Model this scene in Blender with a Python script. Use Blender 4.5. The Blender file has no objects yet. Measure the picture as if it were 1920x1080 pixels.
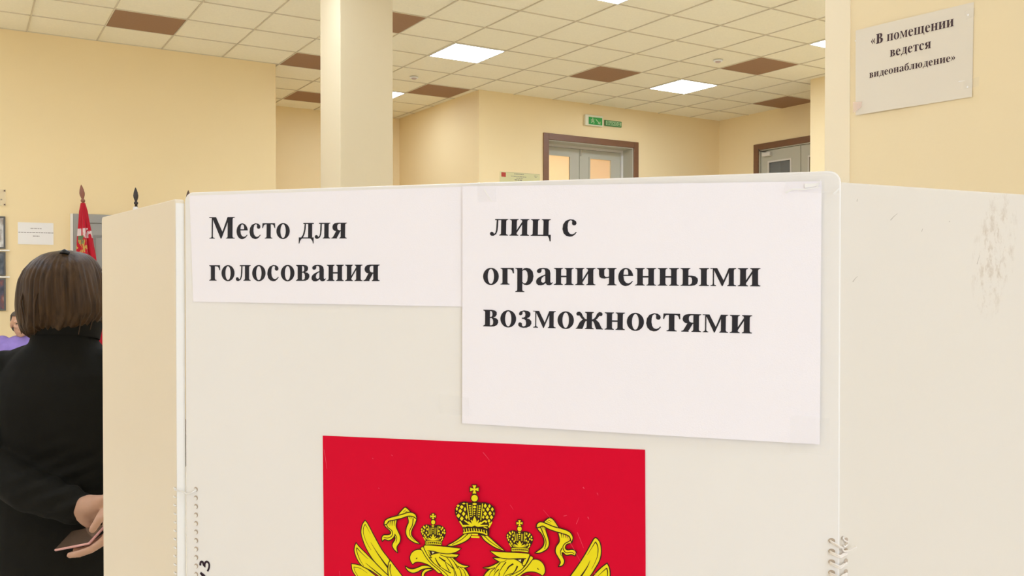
import bpy, bmesh, math, random
from mathutils import Vector, Matrix, noise
from mathutils.geometry import tessellate_polygon
random.seed(7)
scene = bpy.context.scene
C = scene.collection

# ------------------------------------------------------------------ camera, light, exposure
# Room frame: x runs along the flag wall, y points at it, z up, metres; ceiling tiles are 0.6 m.
CAM = Vector((-4.116, -8.2671, 1.55))
cd = bpy.data.cameras.new('camera'); cam = bpy.data.objects.new('camera', cd); C.objects.link(cam)
cd.sensor_width = 36.0; cd.lens = 1647.06 / 1920 * 36.0; cd.clip_start = 0.02; cd.clip_end = 60
_r = Vector((0.84855, -0.52911, 0)); _pitch = -0.01154
_f = Vector((0.52911 * math.cos(_pitch), 0.84855 * math.cos(_pitch), math.sin(_pitch)))
_u = _r.cross(_f)
cam.matrix_world = Matrix(((_r.x, _u.x, -_f.x, CAM.x), (_r.y, _u.y, -_f.y, CAM.y), (_r.z, _u.z, -_f.z, CAM.z), (0, 0, 0, 1)))
scene.camera = cam
scene.view_settings.view_transform = 'Standard'
scene.view_settings.look = 'None'
scene.view_settings.exposure = 0.19
scene.view_settings.gamma = 1.0
scene.view_settings.use_curve_mapping = False
scene.cycles.use_denoising = True
scene.cycles.max_bounces = 10
scene.cycles.diffuse_bounces = 6
scene.cycles.sample_clamp_indirect = 4
w = bpy.data.worlds.new('world'); scene.world = w; w.use_nodes = True
w.node_tree.nodes['Background'].inputs[0].default_value = (0.8, 0.9, 1.0, 1)
w.node_tree.nodes['Background'].inputs[1].default_value = 1.0
PANEL_POWER = 27.0        # emission of the ceiling panels
PANEL_COLOR = (0.85, 1.0, 1.25)
FILL_POWER = 110.0

def area_light(name, loc, aim, sx, sy, power, col):
    ld = bpy.data.lights.new(name, 'AREA'); ld.shape = 'RECTANGLE'; ld.size = sx; ld.size_y = sy
    ld.energy = power; ld.color = col
    o = bpy.data.objects.new(name, ld); C.objects.link(o); o.location = loc
    o.rotation_euler = Vector(aim).to_track_quat('-Z', 'Y').to_euler()
    return o
# unseen fill lights added before the solid walls, left and behind the camera
area_light('fill_left', (-9.9, -5.2, 2.0), (1, 0, -0.05), 6.4, 2.0, FILL_POWER * 0.62, (0.95, 0.95, 1.0))
area_light('fill_rear', (-4.6, -13.8, 2.0), (0, 1, -0.08), 5.4, 2.0, FILL_POWER, (0.84, 1.0, 1.24))

# ------------------------------------------------------------------ helpers
def s2l(c):
    return tuple(((v / 255) / 12.92 if v / 255 <= 0.04045 else ((v / 255 + 0.055) / 1.055) ** 2.4) for v in c)

def mat(name, rgb, rough=0.6, spec=0.5, metal=0.0, var=0.0, vscale=3.0, bump=0.0, bscale=200.0, stretch=None, rgb2=None, coat=0.0, sheen=0.0):
    m = bpy.data.materials.new(name); m.use_nodes = True
    nt = m.node_tree; b = nt.nodes['Principled BSDF']
    b.inputs['Base Color'].default_value = (*rgb, 1); b.inputs['Roughness'].default_value = rough
    b.inputs['Specular IOR Level'].default_value = spec; b.inputs['Metallic'].default_value = metal
    b.inputs['Coat Weight'].default_value = coat; b.inputs['Sheen Weight'].default_value = sheen
    if var or bump:
        tc = nt.nodes.new('ShaderNodeTexCoord'); mp = nt.nodes.new('ShaderNodeMapping')
        nt.links.new(tc.outputs['Object'], mp.inputs['Vector'])
        if stretch: mp.inputs['Scale'].default_value = stretch
    if var:
        n = nt.nodes.new('ShaderNodeTexNoise'); n.inputs['Scale'].default_value = vscale; n.inputs['Detail'].default_value = 5
        nt.links.new(mp.outputs[0], n.inputs['Vector'])
        cr = nt.nodes.new('ShaderNodeValToRGB')
        lo = tuple(v * (1 - var) for v in rgb) if rgb2 is None else rgb2
        cr.color_ramp.elements[0].position = 0.3; cr.color_ramp.elements[1].position = 0.7
        cr.color_ramp.elements[0].color = (*lo, 1); cr.color_ramp.elements[1].color = (*rgb, 1)
        nt.links.new(n.outputs['Fac'], cr.inputs['Fac']); nt.links.new(cr.outputs['Color'], b.inputs['Base Color'])
    if bump:
        n2 = nt.nodes.new('ShaderNodeTexNoise'); n2.inputs['Scale'].default_value = bscale; n2.inputs['Detail'].default_value = 3
        nt.links.new(mp.outputs[0], n2.inputs['Vector'])
        bp = nt.nodes.new('ShaderNodeBump'); bp.inputs['Strength'].default_value = bump; bp.inputs['Distance'].default_value = 0.002
        nt.links.new(n2.outputs['Fac'], bp.inputs['Height']); nt.links.new(bp.outputs['Normal'], b.inputs['Normal'])
    return m

def glow(name, rgb, strength):
    m = mat(name, rgb, 0.4); b = m.node_tree.nodes['Principled BSDF']
    b.inputs['Emission Color'].default_value = (*rgb, 1); b.inputs['Emission Strength'].default_value = strength
    return m

def clear(name, tint, opacity, rough=0.05):
    m = bpy.data.materials.new(name); m.use_nodes = True; nt = m.node_tree
    b = nt.nodes['Principled BSDF']; b.inputs['Base Color'].default_value = (*tint, 1); b.inputs['Roughness'].default_value = rough
    t = nt.nodes.new('ShaderNodeBsdfTransparent'); mx = nt.nodes.new('ShaderNodeMixShader'); mx.inputs[0].default_value = opacity
    nt.links.new(t.outputs[0], mx.inputs[1]); nt.links.new(b.outputs[0], mx.inputs[2])
    nt.links.new(mx.outputs[0], nt.nodes['Material Output'].inputs['Surface'])
    return m

def obj(name, bm, m, parent=None, smooth=False, bevel=0.0, loc=None, rotz=None):
    me = bpy.data.meshes.new(name); bmesh.ops.recalc_face_normals(bm, faces=bm.faces) if bm.faces and not getattr(bm, 'keep', False) else None
    bm.to_mesh(me); bm.free()
    for k in (m if isinstance(m, (list, tuple)) else [m]): me.materials.append(k)
    if smooth:
        for p in me.polygons: p.use_smooth = True
    o = bpy.data.objects.new(name, me); C.objects.link(o)
    if loc is not None: o.location = loc
    if rotz is not None: o.rotation_euler = (0, 0, rotz)
    if parent is not None: o.parent = parent
    if bevel:
        b = o.modifiers.new('bevel', 'BEVEL'); b.width = bevel; b.segments = 2; b.limit_method = 'ANGLE'
    return o

def flat(name, bm, m, parent=None):
    me = bpy.data.meshes.new(name); bm.to_mesh(me); bm.free()
    for k in (m if isinstance(m, (list, tuple)) else [m]): me.materials.append(k)
    o = bpy.data.objects.new(name, me); C.objects.link(o)
    if parent is not None: o.parent = parent
    return o

def tag(o, label, cat, group=None):
    o['label'] = label; o['category'] = cat
    if group: o['group'] = group
    return o

def thing(name, label, cat, loc=(0, 0, 0), rotz=0, group=None):
    o = bpy.data.objects.new(name, None); C.objects.link(o); o.location = loc; o.rotation_euler = (0, 0, rotz)
    o.empty_display_size = 0.1
    return tag(o, label, cat, group)

def struct(o, label=None):
    o['kind'] = 'structure'
    if label: o['label'] = label
    return o

def box(bm, x0, y0, z0, x1, y1, z1, mi=0):
    vs = [bm.verts.new(p) for p in ((x0, y0, z0), (x1, y0, z0), (x1, y1, z0), (x0, y1, z0), (x0, y0, z1), (x1, y0, z1), (x1, y1, z1), (x0, y1, z1))]
    for f in ((3, 2, 1, 0), (4, 5, 6, 7), (0, 1, 5, 4), (1, 2, 6, 5), (2, 3, 7, 6), (3, 0, 4, 7)):
        bm.faces.new([vs[i] for i in f]).material_index = mi

def boxes(*bs):
    bm = bmesh.new()
    for b in bs: box(bm, *b)
    return bm

def frame_of(d):
    d = d.normalized(); a = Vector((0, 0, 1)) if abs(d.z) < 0.9 else Vector((1, 0, 0))
    x = d.cross(a).normalized(); return x, d.cross(x)

def tube(bm, pts, r, n=10, caps=True, mi=0):
    pts = [Vector(p) for p in pts]; rings = []
    for i, p in enumerate(pts):
        d = (pts[min(i + 1, len(pts) - 1)] - pts[max(i - 1, 0)])
        x, y = frame_of(d); rr = r[i] if isinstance(r, (list, tuple)) else r
        rings.append([bm.verts.new(p + (x * math.cos(2 * math.pi * k / n) + y * math.sin(2 * math.pi * k / n)) * rr) for k in range(n)])
    for a, b in zip(rings, rings[1:]):
        for k in range(n): bm.faces.new((a[k], a[(k + 1) % n], b[(k + 1) % n], b[k])).material_index = mi
    if caps:
        bm.faces.new(rings[0][::-1]).material_index = mi; bm.faces.new(rings[-1]).material_index = mi

def lathe(bm, prof, cx=0, cy=0, n=20):
    rings = [[bm.verts.new((cx + r * math.cos(2 * math.pi * k / n), cy + r * math.sin(2 * math.pi * k / n), z)) for k in range(n)] for r, z in prof]
    for a, b in zip(rings, rings[1:]):
        for k in range(n): bm.faces.new((a[k], a[(k + 1) % n], b[(k + 1) % n], b[k]))
    bm.faces.new(rings[0][::-1]); bm.faces.new(rings[-1])

def poly(bm, outer, holes, f, mi=0):
    loops = [[Vector((p[0], p[1], 0)) for p in l] for l in [outer] + list(holes)]
    flatp = [p for l in loops for p in l]
    vs = [bm.verts.new(f(p.x, p.y)) for p in flatp]
    for t in tessellate_polygon(loops):
        try: bm.faces.new([vs[i] for i in t]).material_index = mi
        except ValueError: pass

def stroke(bm, pts, w0, w1, f, mi=0, closed=False):
    P = [Vector((p[0], p[1])) for p in pts]; n = len(P); L = []; Rr = []
    for i, p in enumerate(P):
        if closed: d0, d1 = p - P[i - 1], P[(i + 1) % n] - p
        else: d0, d1 = p - P[max(i - 1, 0)], P[min(i + 1, n - 1)] - p
        d = (d0.normalized() if d0.length else Vector((0, 0))) + (d1.normalized() if d1.length else Vector((0, 0)))
        d = d.normalized() if d.length > 1e-6 else d1.normalized()
        nr = Vector((-d.y, d.x)); t = i / max(n - 1, 1); ww = w0 + (w1 - w0) * t
        if d1.length and d0.length: ww = min(ww / max(0.55, abs(nr.dot(Vector((-d1.y, d1.x)).normalized()))), ww * 1.8)
        L.append(bm.verts.new(f(*(p + nr * ww)))); Rr.append(bm.verts.new(f(*(p - nr * ww))))
    for i in range(n if closed else n - 1):
        j = (i + 1) % n
        try: bm.faces.new((L[i], Rr[i], Rr[j], L[j])).material_index = mi
        except ValueError: pass

def catmull(pts, closed=True, sub=4):
    out = []; n = len(pts)
    for i in range(n if closed else n - 1):
        g = lambda k: Vector(pts[k % n]) if closed else Vector(pts[min(max(k, 0), n - 1)])
        p0, p1, p2, p3 = g(i - 1), g(i), g(i + 1), g(i + 2)
        d1, d2 = p1 - p0, p2 - p1; d3 = p3 - p2
        # keep corners crisp where the outline turns sharply
        def tan(a, b):
            if a.length == 0 or b.length == 0: return b if b.length else a
            return (a + b) * 0.5 if a.normalized().dot(b.normalized()) > 0.05 else None
        m1, m2 = tan(d1, d2), tan(d2, d3)
        m1 = d2 if m1 is None else m1.normalized() * d2.length; m2 = d2 if m2 is None else m2.normalized() * d2.length
        for k in range(sub):
            t = k / sub; t2 = t * t; t3 = t2 * t
            out.append(p1 * (2 * t3 - 3 * t2 + 1) + m1 * (t3 - 2 * t2 + t) + p2 * (-2 * t3 + 3 * t2) + m2 * (t3 - t2))
    if not closed: out.append(Vector(pts[-1]))
    return out

# ------------------------------------------------------------------ materials
M = {}
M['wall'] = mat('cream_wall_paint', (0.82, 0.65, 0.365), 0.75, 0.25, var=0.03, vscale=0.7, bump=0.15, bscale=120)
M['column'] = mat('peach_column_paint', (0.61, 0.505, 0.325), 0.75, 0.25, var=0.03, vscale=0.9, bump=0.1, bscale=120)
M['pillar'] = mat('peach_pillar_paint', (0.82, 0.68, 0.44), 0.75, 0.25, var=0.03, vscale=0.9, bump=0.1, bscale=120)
M['tile'] = mat('white_ceiling_tile', (0.88, 0.81, 0.62), 0.9, 0.1, var=0.05, vscale=60, bump=0.25, bscale=300)
M['grid'] = mat('ceiling_grid_metal', (0.62, 0.54, 0.39), 0.6, 0.3)
M['brown_tile'] = mat('brown_ceiling_tile', (0.34, 0.20, 0.115), 0.9, 0.1, var=0.06, vscale=60)
M['panel_glow'] = glow('light_panel_diffuser', PANEL_COLOR, PANEL_POWER)
M['panel_dim'] = glow('light_panel_diffuser_dimmer', PANEL_COLOR, PANEL_POWER * 0.55)
M['white_metal'] = mat('white_painted_metal', (0.8, 0.79, 0.76), 0.4)
M['floor'] = mat('floor_tile', (0.74, 0.68, 0.57), 0.35, 0.5, var=0.15, vscale=4)
M['brown_frame'] = mat('brown_door_architrave', (0.19, 0.088, 0.042), 0.45, 0.4, var=0.08, vscale=8, stretch=(1, 1, 6))
M['grey_door'] = mat('grey_door_paint', (0.45, 0.42, 0.32), 0.45, 0.4)
M['pale_jamb'] = mat('pale_jamb_paint', (0.62, 0.57, 0.49), 0.45, 0.4)
M['steel_grey'] = mat('grey_steel_door', (0.325, 0.315, 0.28), 0.5, 0.4)
M['steel_dark'] = mat('grey_steel_recess', (0.25, 0.24, 0.215), 0.5, 0.4)
M['glass'] = clear('door_glass', (0.9, 0.9, 0.85), 0.10)
M['peach_wall'] = mat('corridor_paint', (0.86, 0.68, 0.44), 0.8, 0.2)
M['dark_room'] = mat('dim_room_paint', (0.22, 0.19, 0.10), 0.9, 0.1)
M['chrome'] = mat('satin_metal', (0.6, 0.58, 0.52), 0.3, metal=1.0)
M['board'] = mat('white_booth_plastic', (0.835, 0.795, 0.765), 0.42, 0.45, var=0.012, vscale=6, bump=0.05, bscale=60)
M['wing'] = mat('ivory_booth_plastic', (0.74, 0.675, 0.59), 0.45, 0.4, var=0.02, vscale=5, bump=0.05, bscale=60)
M['bounce_tinted_wing'] = mat('ivory_plastic_bounce_tint', (0.76, 0.665, 0.525), 0.45, 0.4, var=0.02, vscale=5, bump=0.05, bscale=60)  # same ivory plastic, with warm bounce light put into its colour
M['edge'] = mat('booth_edge_plastic', (0.84, 0.80, 0.75), 0.4, 0.4)
M['paper'] = mat('white_office_paper', (0.90, 0.855, 0.905), 0.7, 0.25, bump=0.06, bscale=900)
M['ivory_paper'] = mat('ivory_office_paper', (0.74, 0.67, 0.56), 0.65, 0.25)
M['yellow_paper'] = mat('yellowed_paper', (0.62, 0.57, 0.30), 0.7, 0.2)
M['ink'] = mat('black_ink', (0.02, 0.018, 0.024), 0.6, 0.25)
M['faded_ink'] = mat('grey_ink', (0.28, 0.25, 0.19), 0.7, 0.2)
M['red_print'] = mat('red_poster_print', (0.68, 0.0, 0.026), 0.5, 0.12)
M['gold_print'] = mat('yellow_print', (0.84, 0.70, 0.010), 0.5, 0.2)
M['black_print'] = mat('black_print', (0.03, 0.006, 0.002), 0.5, 0.3)
M['white_print'] = mat('pale_print', (0.80, 0.72, 0.30), 0.45, 0.3)
M['scratch'] = mat('poster_scratch', (0.78, 0.08, 0.14), 0.5, 0.3)
M['tape'] = clear('clear_tape', (0.9, 0.88, 0.86), 0.08, 0.12)
M['tape_shine'] = mat('tape_crease_glint', (0.9, 0.88, 0.87), 0.2, 0.6)
M['tape_pink'] = clear('pinkish_tape', (0.85, 0.62, 0.55), 0.45, 0.2)
M['cord'] = mat('white_cord', (0.84, 0.77, 0.71), 0.6, 0.3)
M['hole'] = mat('hole_rim', (0.50, 0.40, 0.31), 0.7, 0.2)
M['marker'] = mat('dark_marker', (0.02, 0.004, 0.016), 0.5, 0.3)
M['green_sign'] = mat('green_sign_plastic', (0.03, 0.30, 0.05), 0.4, 0.4)
M['pale_green'] = mat('pale_green_plastic', (0.40, 0.55, 0.30), 0.4, 0.4)
M['dark_green'] = mat('dark_green_plastic', (0.04, 0.20, 0.05), 0.4, 0.4)
M['ivory_plastic'] = mat('ivory_plastic', (0.72, 0.68, 0.50), 0.4, 0.4)
M['red_logo'] = mat('red_logo_print', (0.42, 0.05, 0.03), 0.5, 0.3)
M['red_flag'] = mat('red_flag_cloth', (0.47, 0.004, 0.018), 0.65, 0.2, var=0.15, vscale=12, sheen=0.2)
M['white_flag'] = mat('white_flag_cloth', (0.82, 0.80, 0.78), 0.6, 0.3)
M['blue_flag'] = mat('blue_flag_cloth', (0.03, 0.08, 0.40), 0.6, 0.3)
M['flag_white'] = mat('flag_emblem_white', (0.62, 0.50, 0.48), 0.6)
M['flag_green'] = mat('flag_emblem_green', (0.09, 0.16, 0.06), 0.6)
M['flag_gold'] = mat('flag_emblem_gold', (0.46, 0.28, 0.05), 0.6)
M['wood'] = mat('varnished_wood', (0.26, 0.085, 0.045), 0.35, 0.5, var=0.3, vscale=9, stretch=(1, 1, 0.1))
M['dark_wood'] = mat('dark_wood', (0.022, 0.014, 0.012), 0.35, 0.5)
M['brown_wood'] = mat('brown_wood', (0.10, 0.045, 0.025), 0.4, 0.5)
M['skin'] = mat('skin', (0.49, 0.28, 0.185), 0.55, 0.3, var=0.10, vscale=25)
M['hair'] = mat('dark_brown_hair', (0.070, 0.035, 0.012), 0.5, 0.22, var=1, rgb2=(0.026, 0.013, 0.005), vscale=28, stretch=(3.2, 3.2, 0.28), bump=0.6, bscale=60)
M['grey_hair'] = mat('dark_grey_hair', (0.09, 0.07, 0.055), 0.5, 0.3, var=0.4, vscale=40)
M['coat'] = mat('black_coat_wool', (0.0115, 0.0105, 0.008), 0.85, 0.10, var=0.25, vscale=7, bump=0.3, bscale=500)
M['navy'] = mat('navy_trousers', (0.010, 0.011, 0.018), 0.8, 0.2, var=0.2, vscale=8)
M['shoe'] = mat('black_leather', (0.015, 0.014, 0.014), 0.35, 0.5)
M['purple'] = mat('purple_knit', (0.28, 0.20, 0.52), 0.8, 0.2, var=0.2, vscale=14)
M['phone_edge'] = mat('rose_phone_edge', (0.62, 0.32, 0.30), 0.3, 0.5, metal=0.4)
M['phone_glass'] = mat('dark_phone_glass', (0.10, 0.065, 0.045), 0.12, 0.6)
M['clip'] = mat('black_clip', (0.01, 0.01, 0.012), 0.3, 0.5)
M['eye'] = mat('eye_dark', (0.03, 0.02, 0.015), 0.2, 0.5)
M['chair'] = mat('chair_fabric', (0.05, 0.05, 0.06), 0.8)
M['picture_frame'] = mat('dark_grey_frame', (0.10, 0.095, 0.085), 0.5, 0.4)
M['shelf_strip'] = mat('white_picture_ledge', (0.82, 0.77, 0.68), 0.5)

# ------------------------------------------------------------------ the room
CEIL = 3.867; T = 0.6
struct(obj('floor', boxes((-10.2, -14.2, -0.1, 8.2, 6.4, 0.0)), M['floor']), 'floor of the hall')
struct(obj('ceiling', boxes((-10.2, -14.2, CEIL + 0.008, 8.2, 6.4, CEIL + 0.12)), M['tile']), 'suspended ceiling of white square tiles')
bm = bmesh.new()
for k in range(-16, 10): box(bm, k * T - 0.0055, -14.0, CEIL, k * T + 0.0055, 3.5, CEIL + 0.0078)
for k in range(-23, 6): box(bm, -10.0, k * T - 0.0055, CEIL + 0.0002, 5.4, k * T + 0.0055, CEIL + 0.0079)
struct(obj('ceiling_grid', bm, M['grid']), 'thin metal grid that carries the ceiling tiles')

YW = 1.20      # flag wall
YB = 1.175     # wall with the double door
XA = 1.29      # left end of the double-door wall
XR = 5.39      # far right wall
W_ = M['wall']
struct(obj('wall_flags', boxes((-10.0, YW, 0, -1.235, YW + 0.25, CEIL + 0.01)), W_), 'long cream wall behind the flags')
struct(obj('wall_alcove', boxes((-1.5, 3.51, 0, XA + 0.25, 3.7, CEIL + 0.01)), W_), 'back wall of the alcove')
struct(obj('wall_alcove_left', boxes((-1.485, YW + 0.25, 0, -1.235, 3.51, CEIL + 0.01)), W_), 'left return of the alcove')
struct(obj('wall_alcove_right', boxes((XA, YB + 0.3, 0, XA + 0.25, 3.51, CEIL + 0.01)), W_), 'right return of the alcove')
# wall with the tall double door: opening x 2.33..3.75, z 0..3.34
DX0, DX1, DZ = 2.325, 3.748, 3.345
struct(obj('wall_back', boxes((XA, YB, 0, DX0, YB + 0.3, CEIL + 0.01), (DX1, YB, 0, XR + 0.2, YB + 0.3, CEIL + 0.01), (DX0, YB, DZ, DX1, YB + 0.3, CEIL + 0.01)), W_), 'cream wall around the tall double door')
# far right wall: opening y -1.0..0.40, z 0..3.385
RY0, RY1, RZ = -1.02, 0.405, 3.345
struct(obj('wall_right', boxes((XR, RY1, 0, XR + 0.2, YB + 0.3, CEIL + 0.01), (XR, -1.36, 0, XR + 0.2, RY0, CEIL + 0.01), (XR, RY0, RZ, XR + 0.2, RY1, CEIL + 0.01)), W_), 'cream wall at the far right')
struct(obj('wall_pier', boxes((4.312, -14.0, 0, XR + 0.2, -1.36, CEIL + 0.01)), W_), 'nearer cream wall section at the far right')
struct(obj('wall_left', boxes((-10.2, -14.0, 0, -10.0, YW + 0.25, CEIL + 0.01)), W_), 'cream wall on the left of the hall')
struct(obj('wall_rear', boxes((-10.2, -14.2, 0, XR + 0.2, -14.0, CEIL + 0.01)), W_), 'cream wall behind the camera')
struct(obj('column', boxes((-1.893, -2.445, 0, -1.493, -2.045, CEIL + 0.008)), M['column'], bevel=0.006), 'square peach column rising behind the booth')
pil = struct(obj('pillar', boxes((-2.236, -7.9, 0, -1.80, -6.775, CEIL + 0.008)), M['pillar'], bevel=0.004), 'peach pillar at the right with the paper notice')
struct(obj('corner_strip', boxes((-2.2378, -6.848, 0, -2.2355, -6.7735, CEIL + 0.008)), mat('corner_plaster', (0.84, 0.735, 0.55), 0.7, 0.25), pil))
# unseen window frames added on solid walls behind the fill lights, no openings
def window(name, x0, y0, x1, y1, z0, z1):  # builds only the added frames, no opening behind them
    dx, dy = x1 - x0, y1 - y0; L = math.hypot(dx, dy); ux, uy = dx / L, dy / L
    def seg(bm, a, b, za, zb, t): 
        px, py = -uy * t, ux * t
        vs = []
        for (s, q) in ((a, 0), (b, 0), (b, 1), (a, 1)):
            for z in (za, zb): vs.append(bm.verts.new((x0 + ux * s + px * q, y0 + uy * s + py * q, z)))
        a0, a1, b0, b1, c0, c1, d0, d1 = vs
        for f in ((a0, b0, b1, a1), (b0, c0, c1, b1), (c0, d0, d1, c1), (d0, a0, a1, d1), (a1, b1, c1, d1), (d0, c0, b0, a0)): bm.faces.new(f)
    bm = bmesh.new()
    for s in (0, L / 3, 2 * L / 3, L - 0.07): seg(bm, s, s + 0.07, z0, z1, 0.05)
    seg(bm, 0, L, z0 - 0.001, z0 + 0.07, 0.051); seg(bm, 0, L, z1 - 0.07, z1 + 0.001, 0.051)
    fr = struct(obj(name, bm, M['white_metal']), 'added white window frame on a solid wall')
    bm = bmesh.new(); seg(bm, 0.03, L - 0.03, z0 + 0.03, z1 - 0.03, 0.02)
    obj('pane', bm, mat(name + '_pane', (0.75, 0.8, 0.85), 0.1), fr)
window('added_window_2', -10.0, -1.9, -10.0, -8.5, 1.0, 3.0)
window('added_window_1', -7.4, -14.0, -1.8, -14.0, 1.0, 3.0)

# ---- door 1: tall double door with lit panes
def door_leaf(name, x0, x1, z1, y, pane, m, parent, hinge_left):
    """leaf with one tall glazed pane; pane=(px0,px1,pz0,pz1); lies in plane y..y+0.045"""
    px0, px1, pz0, pz1 = pane
    bm = boxes((x0, y, 0.02, px0, y + 0.045, z1), (px1, y, 0.02, x1, y + 0.045, z1), (px0, y, pz1, px1, y + 0.045, z1), (px0, y, 0.02, px1, y + 0.045, pz0))
    lf = obj(name, bm, m, parent)
    b = 0.022
    bm = boxes((px0, y - 0.008, pz0, px0 + b, y + 0.003, pz1), (px1 - b, y - 0.008, pz0, px1, y + 0.003, pz1), (px0 + b, y - 0.008, pz1 - b, px1 - b, y + 0.003, pz1), (px0 + b, y - 0.008, pz0, px1 - b, y + 0.003, pz0 + b))
    obj('glazing_bead', bm, m, lf)
    obj('pane', boxes((px0, y + 0.018, pz0, px1, y + 0.024, pz1)), M['glass'], lf)
    hx = x1 - 0.05 if hinge_left else x0 + 0.05
    bm = bmesh.new(); tube(bm, [(hx, y - 0.001, 0.92), (hx, y - 0.05, 0.92), (hx, y - 0.05, 1.22), (hx, y - 0.001, 1.22)], 0.010)
    obj('handle', bm, M['chrome'], lf, smooth=True)
    return lf
d1 = struct(bpy.data.objects.new('door_1', None), 'tall grey double door with bright panes and brown frame'); C.objects.link(d1); d1.location = (0, 0, 0)
fw = 0.082
obj('architrave', boxes((DX0 - fw, YB - 0.02, 0, DX0, YB, DZ + fw), (DX1, YB - 0.02, 0, DX1 + fw, YB, DZ + fw), (DX0, YB - 0.02, DZ, DX1, YB, DZ + fw)), M['brown_frame'], d1, bevel=0.003)
obj('jamb', boxes((DX0, YB, 0, DX0 + 0.012, YB + 0.27, DZ), (DX1 - 0.012, YB, 0, DX1, YB + 0.27, DZ), (DX0 + 0.012, YB, DZ - 0.012, DX1 - 0.012, YB + 0.27, DZ)), M['grey_door'], d1)
YD = 1.40
obj('door_frame', boxes((DX1 - 0.045, YD - 0.02, 0, DX1 - 0.012, YD + 0.05, DZ - 0.012), (DX0 + 0.012, YD - 0.02, 0, DX0 + 0.045, YD + 0.05, DZ - 0.012), (DX0 + 0.045, YD - 0.02, DZ - 0.045, DX1 - 0.045, YD + 0.05, DZ - 0.012)), M['pale_jamb'], d1)
mid = 3.005
door_leaf('door_leaf', DX0 + 0.05, mid - 0.004, DZ - 0.05, YD, (2.466, 2.850, 0.35, 3.205), M['grey_door'], d1, True)
door_leaf('door_leaf', mid + 0.004, DX1 - 0.05, DZ - 0.05, YD, (3.150, 3.552, 0.35, 3.205), M['grey_door'], d1, False)
obj('meeting_strip', boxes((mid - 0.018, YD - 0.012, 0.02, mid + 0.018, YD - 0.0005, DZ - 0.05)), M['grey_door'], d1)
obj('bolt', boxes((mid - 0.010, YD - 0.022, DZ - 0.14, mid + 0.010, YD - 0.0125, DZ - 0.052)), M['chrome'], d1)
# the lit corridor behind it
struct(obj('wall_corridor', boxes((1.7, 3.6, 0, 5.6, 3.8, 4.2), (1.55, 1.5, 0, 1.7, 3.8, 4.2), (5.6, 1.5, 0, 5.8, 3.8, 4.2), (1.55, 1.475, 3.99, 5.8, 3.8, 4.2)), M['peach_wall']), 'peach corridor seen through the panes of the double door')

area_light('corridor_lamp', (3.7, 2.4, 3.9), (0, 0.15, -1), 1.3, 1.3, 115.0, (1.0, 0.97, 0.80))

# ---- door 2 in the far right wall
d2 = struct(bpy.data.objects.new('door_2', None), 'grey double door at the far right, brown frame, dark panes'); C.objects.link(d2)
fr_ = 0.085
obj('architrave', boxes((XR - 0.02, RY0 - fr_, 0, XR, RY0, RZ + fr_), (XR - 0.02, RY1, 0, XR, RY1 + fr_, RZ + fr_), (XR - 0.02, RY0, RZ, XR, RY1, RZ + fr_)), M['brown_frame'], d2, bevel=0.003)
obj('jamb', boxes((XR, RY0, 0, XR + 0.2, RY0 + 0.012, RZ), (XR, RY1 - 0.012, 0, XR + 0.2, RY1, RZ), (XR, RY0 + 0.012, RZ - 0.012, XR + 0.2, RY1 - 0.012, RZ)), M['grey_door'], d2)
def leaf_x(y0, y1, z1, py0, py1, pz1, x, parent):
    lf = obj('door_leaf', boxes((x, y0, 0.02, x + 0.045, py0, z1), (x, py1, 0.02, x + 0.045, y1, z1), (x, py0, pz1, x + 0.045, py1, z1), (x, py0, 0.02, x + 0.045, py1, 0.35)), M['grey_door'], parent)
    b = 0.022
    obj('glazing_bead', boxes((x - 0.008, py0, 0.35, x + 0.003, py0 + b, pz1), (x - 0.008, py1 - b, 0.35, x + 0.003, py1, pz1), (x - 0.008, py0 + b, pz1 - b, x + 0.003, py1 - b, pz1)), M['pale_jamb'], lf)
    obj('pane', boxes((x + 0.018, py0, 0.35, x + 0.024, py1, pz1)), M['glass'], lf)
    return lf
XD = XR + 0.03
l1 = leaf_x(-0.295, RY1 - 0.014, RZ - 0.016, -0.145, 0.268, 3.178, XD, d2)
l2 = leaf_x(RY0 + 0.014, -0.303, RZ - 0.016, RY0 + 0.135, -0.42, 3.178, XD, d2)
bm = bmesh.new(); tube(bm, [(XD - 0.001, -0.22, 0.92), (XD - 0.05, -0.22, 0.92), (XD - 0.05, -0.22, 1.22), (XD - 0.001, -0.22, 1.22)], 0.01); obj('handle', bm, M['chrome'], l1, smooth=True)
clo = obj('door_closer', boxes((XD - 0.055, 0.19, 3.245, XD - 0.0005, 0.335, 3.30)), M['pale_jamb'], d2, bevel=0.006)
bm = bmesh.new(); tube(bm, [(XD - 0.03, 0.26, 3.302), (XD - 0.10, 0.34, 3.325), (XD - 0.045, 0.40, 3.36)], 0.007)
obj('closer_arm', bm, M['dark_wood'], clo, smooth=True)
struct(obj('wall_side_room', boxes((7.0, -2.4, 0, 7.2, 1.6, 4.0), (5.6, -2.4, 0, 7.0, -2.2, 4.0), (5.82, 1.42, 0, 7.0, 1.6, 4.0), (5.6, -2.4, 3.985, 7.2, 1.6, 4.1)), M['dark_room']), 'dim side room seen through the dark pane')

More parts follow.
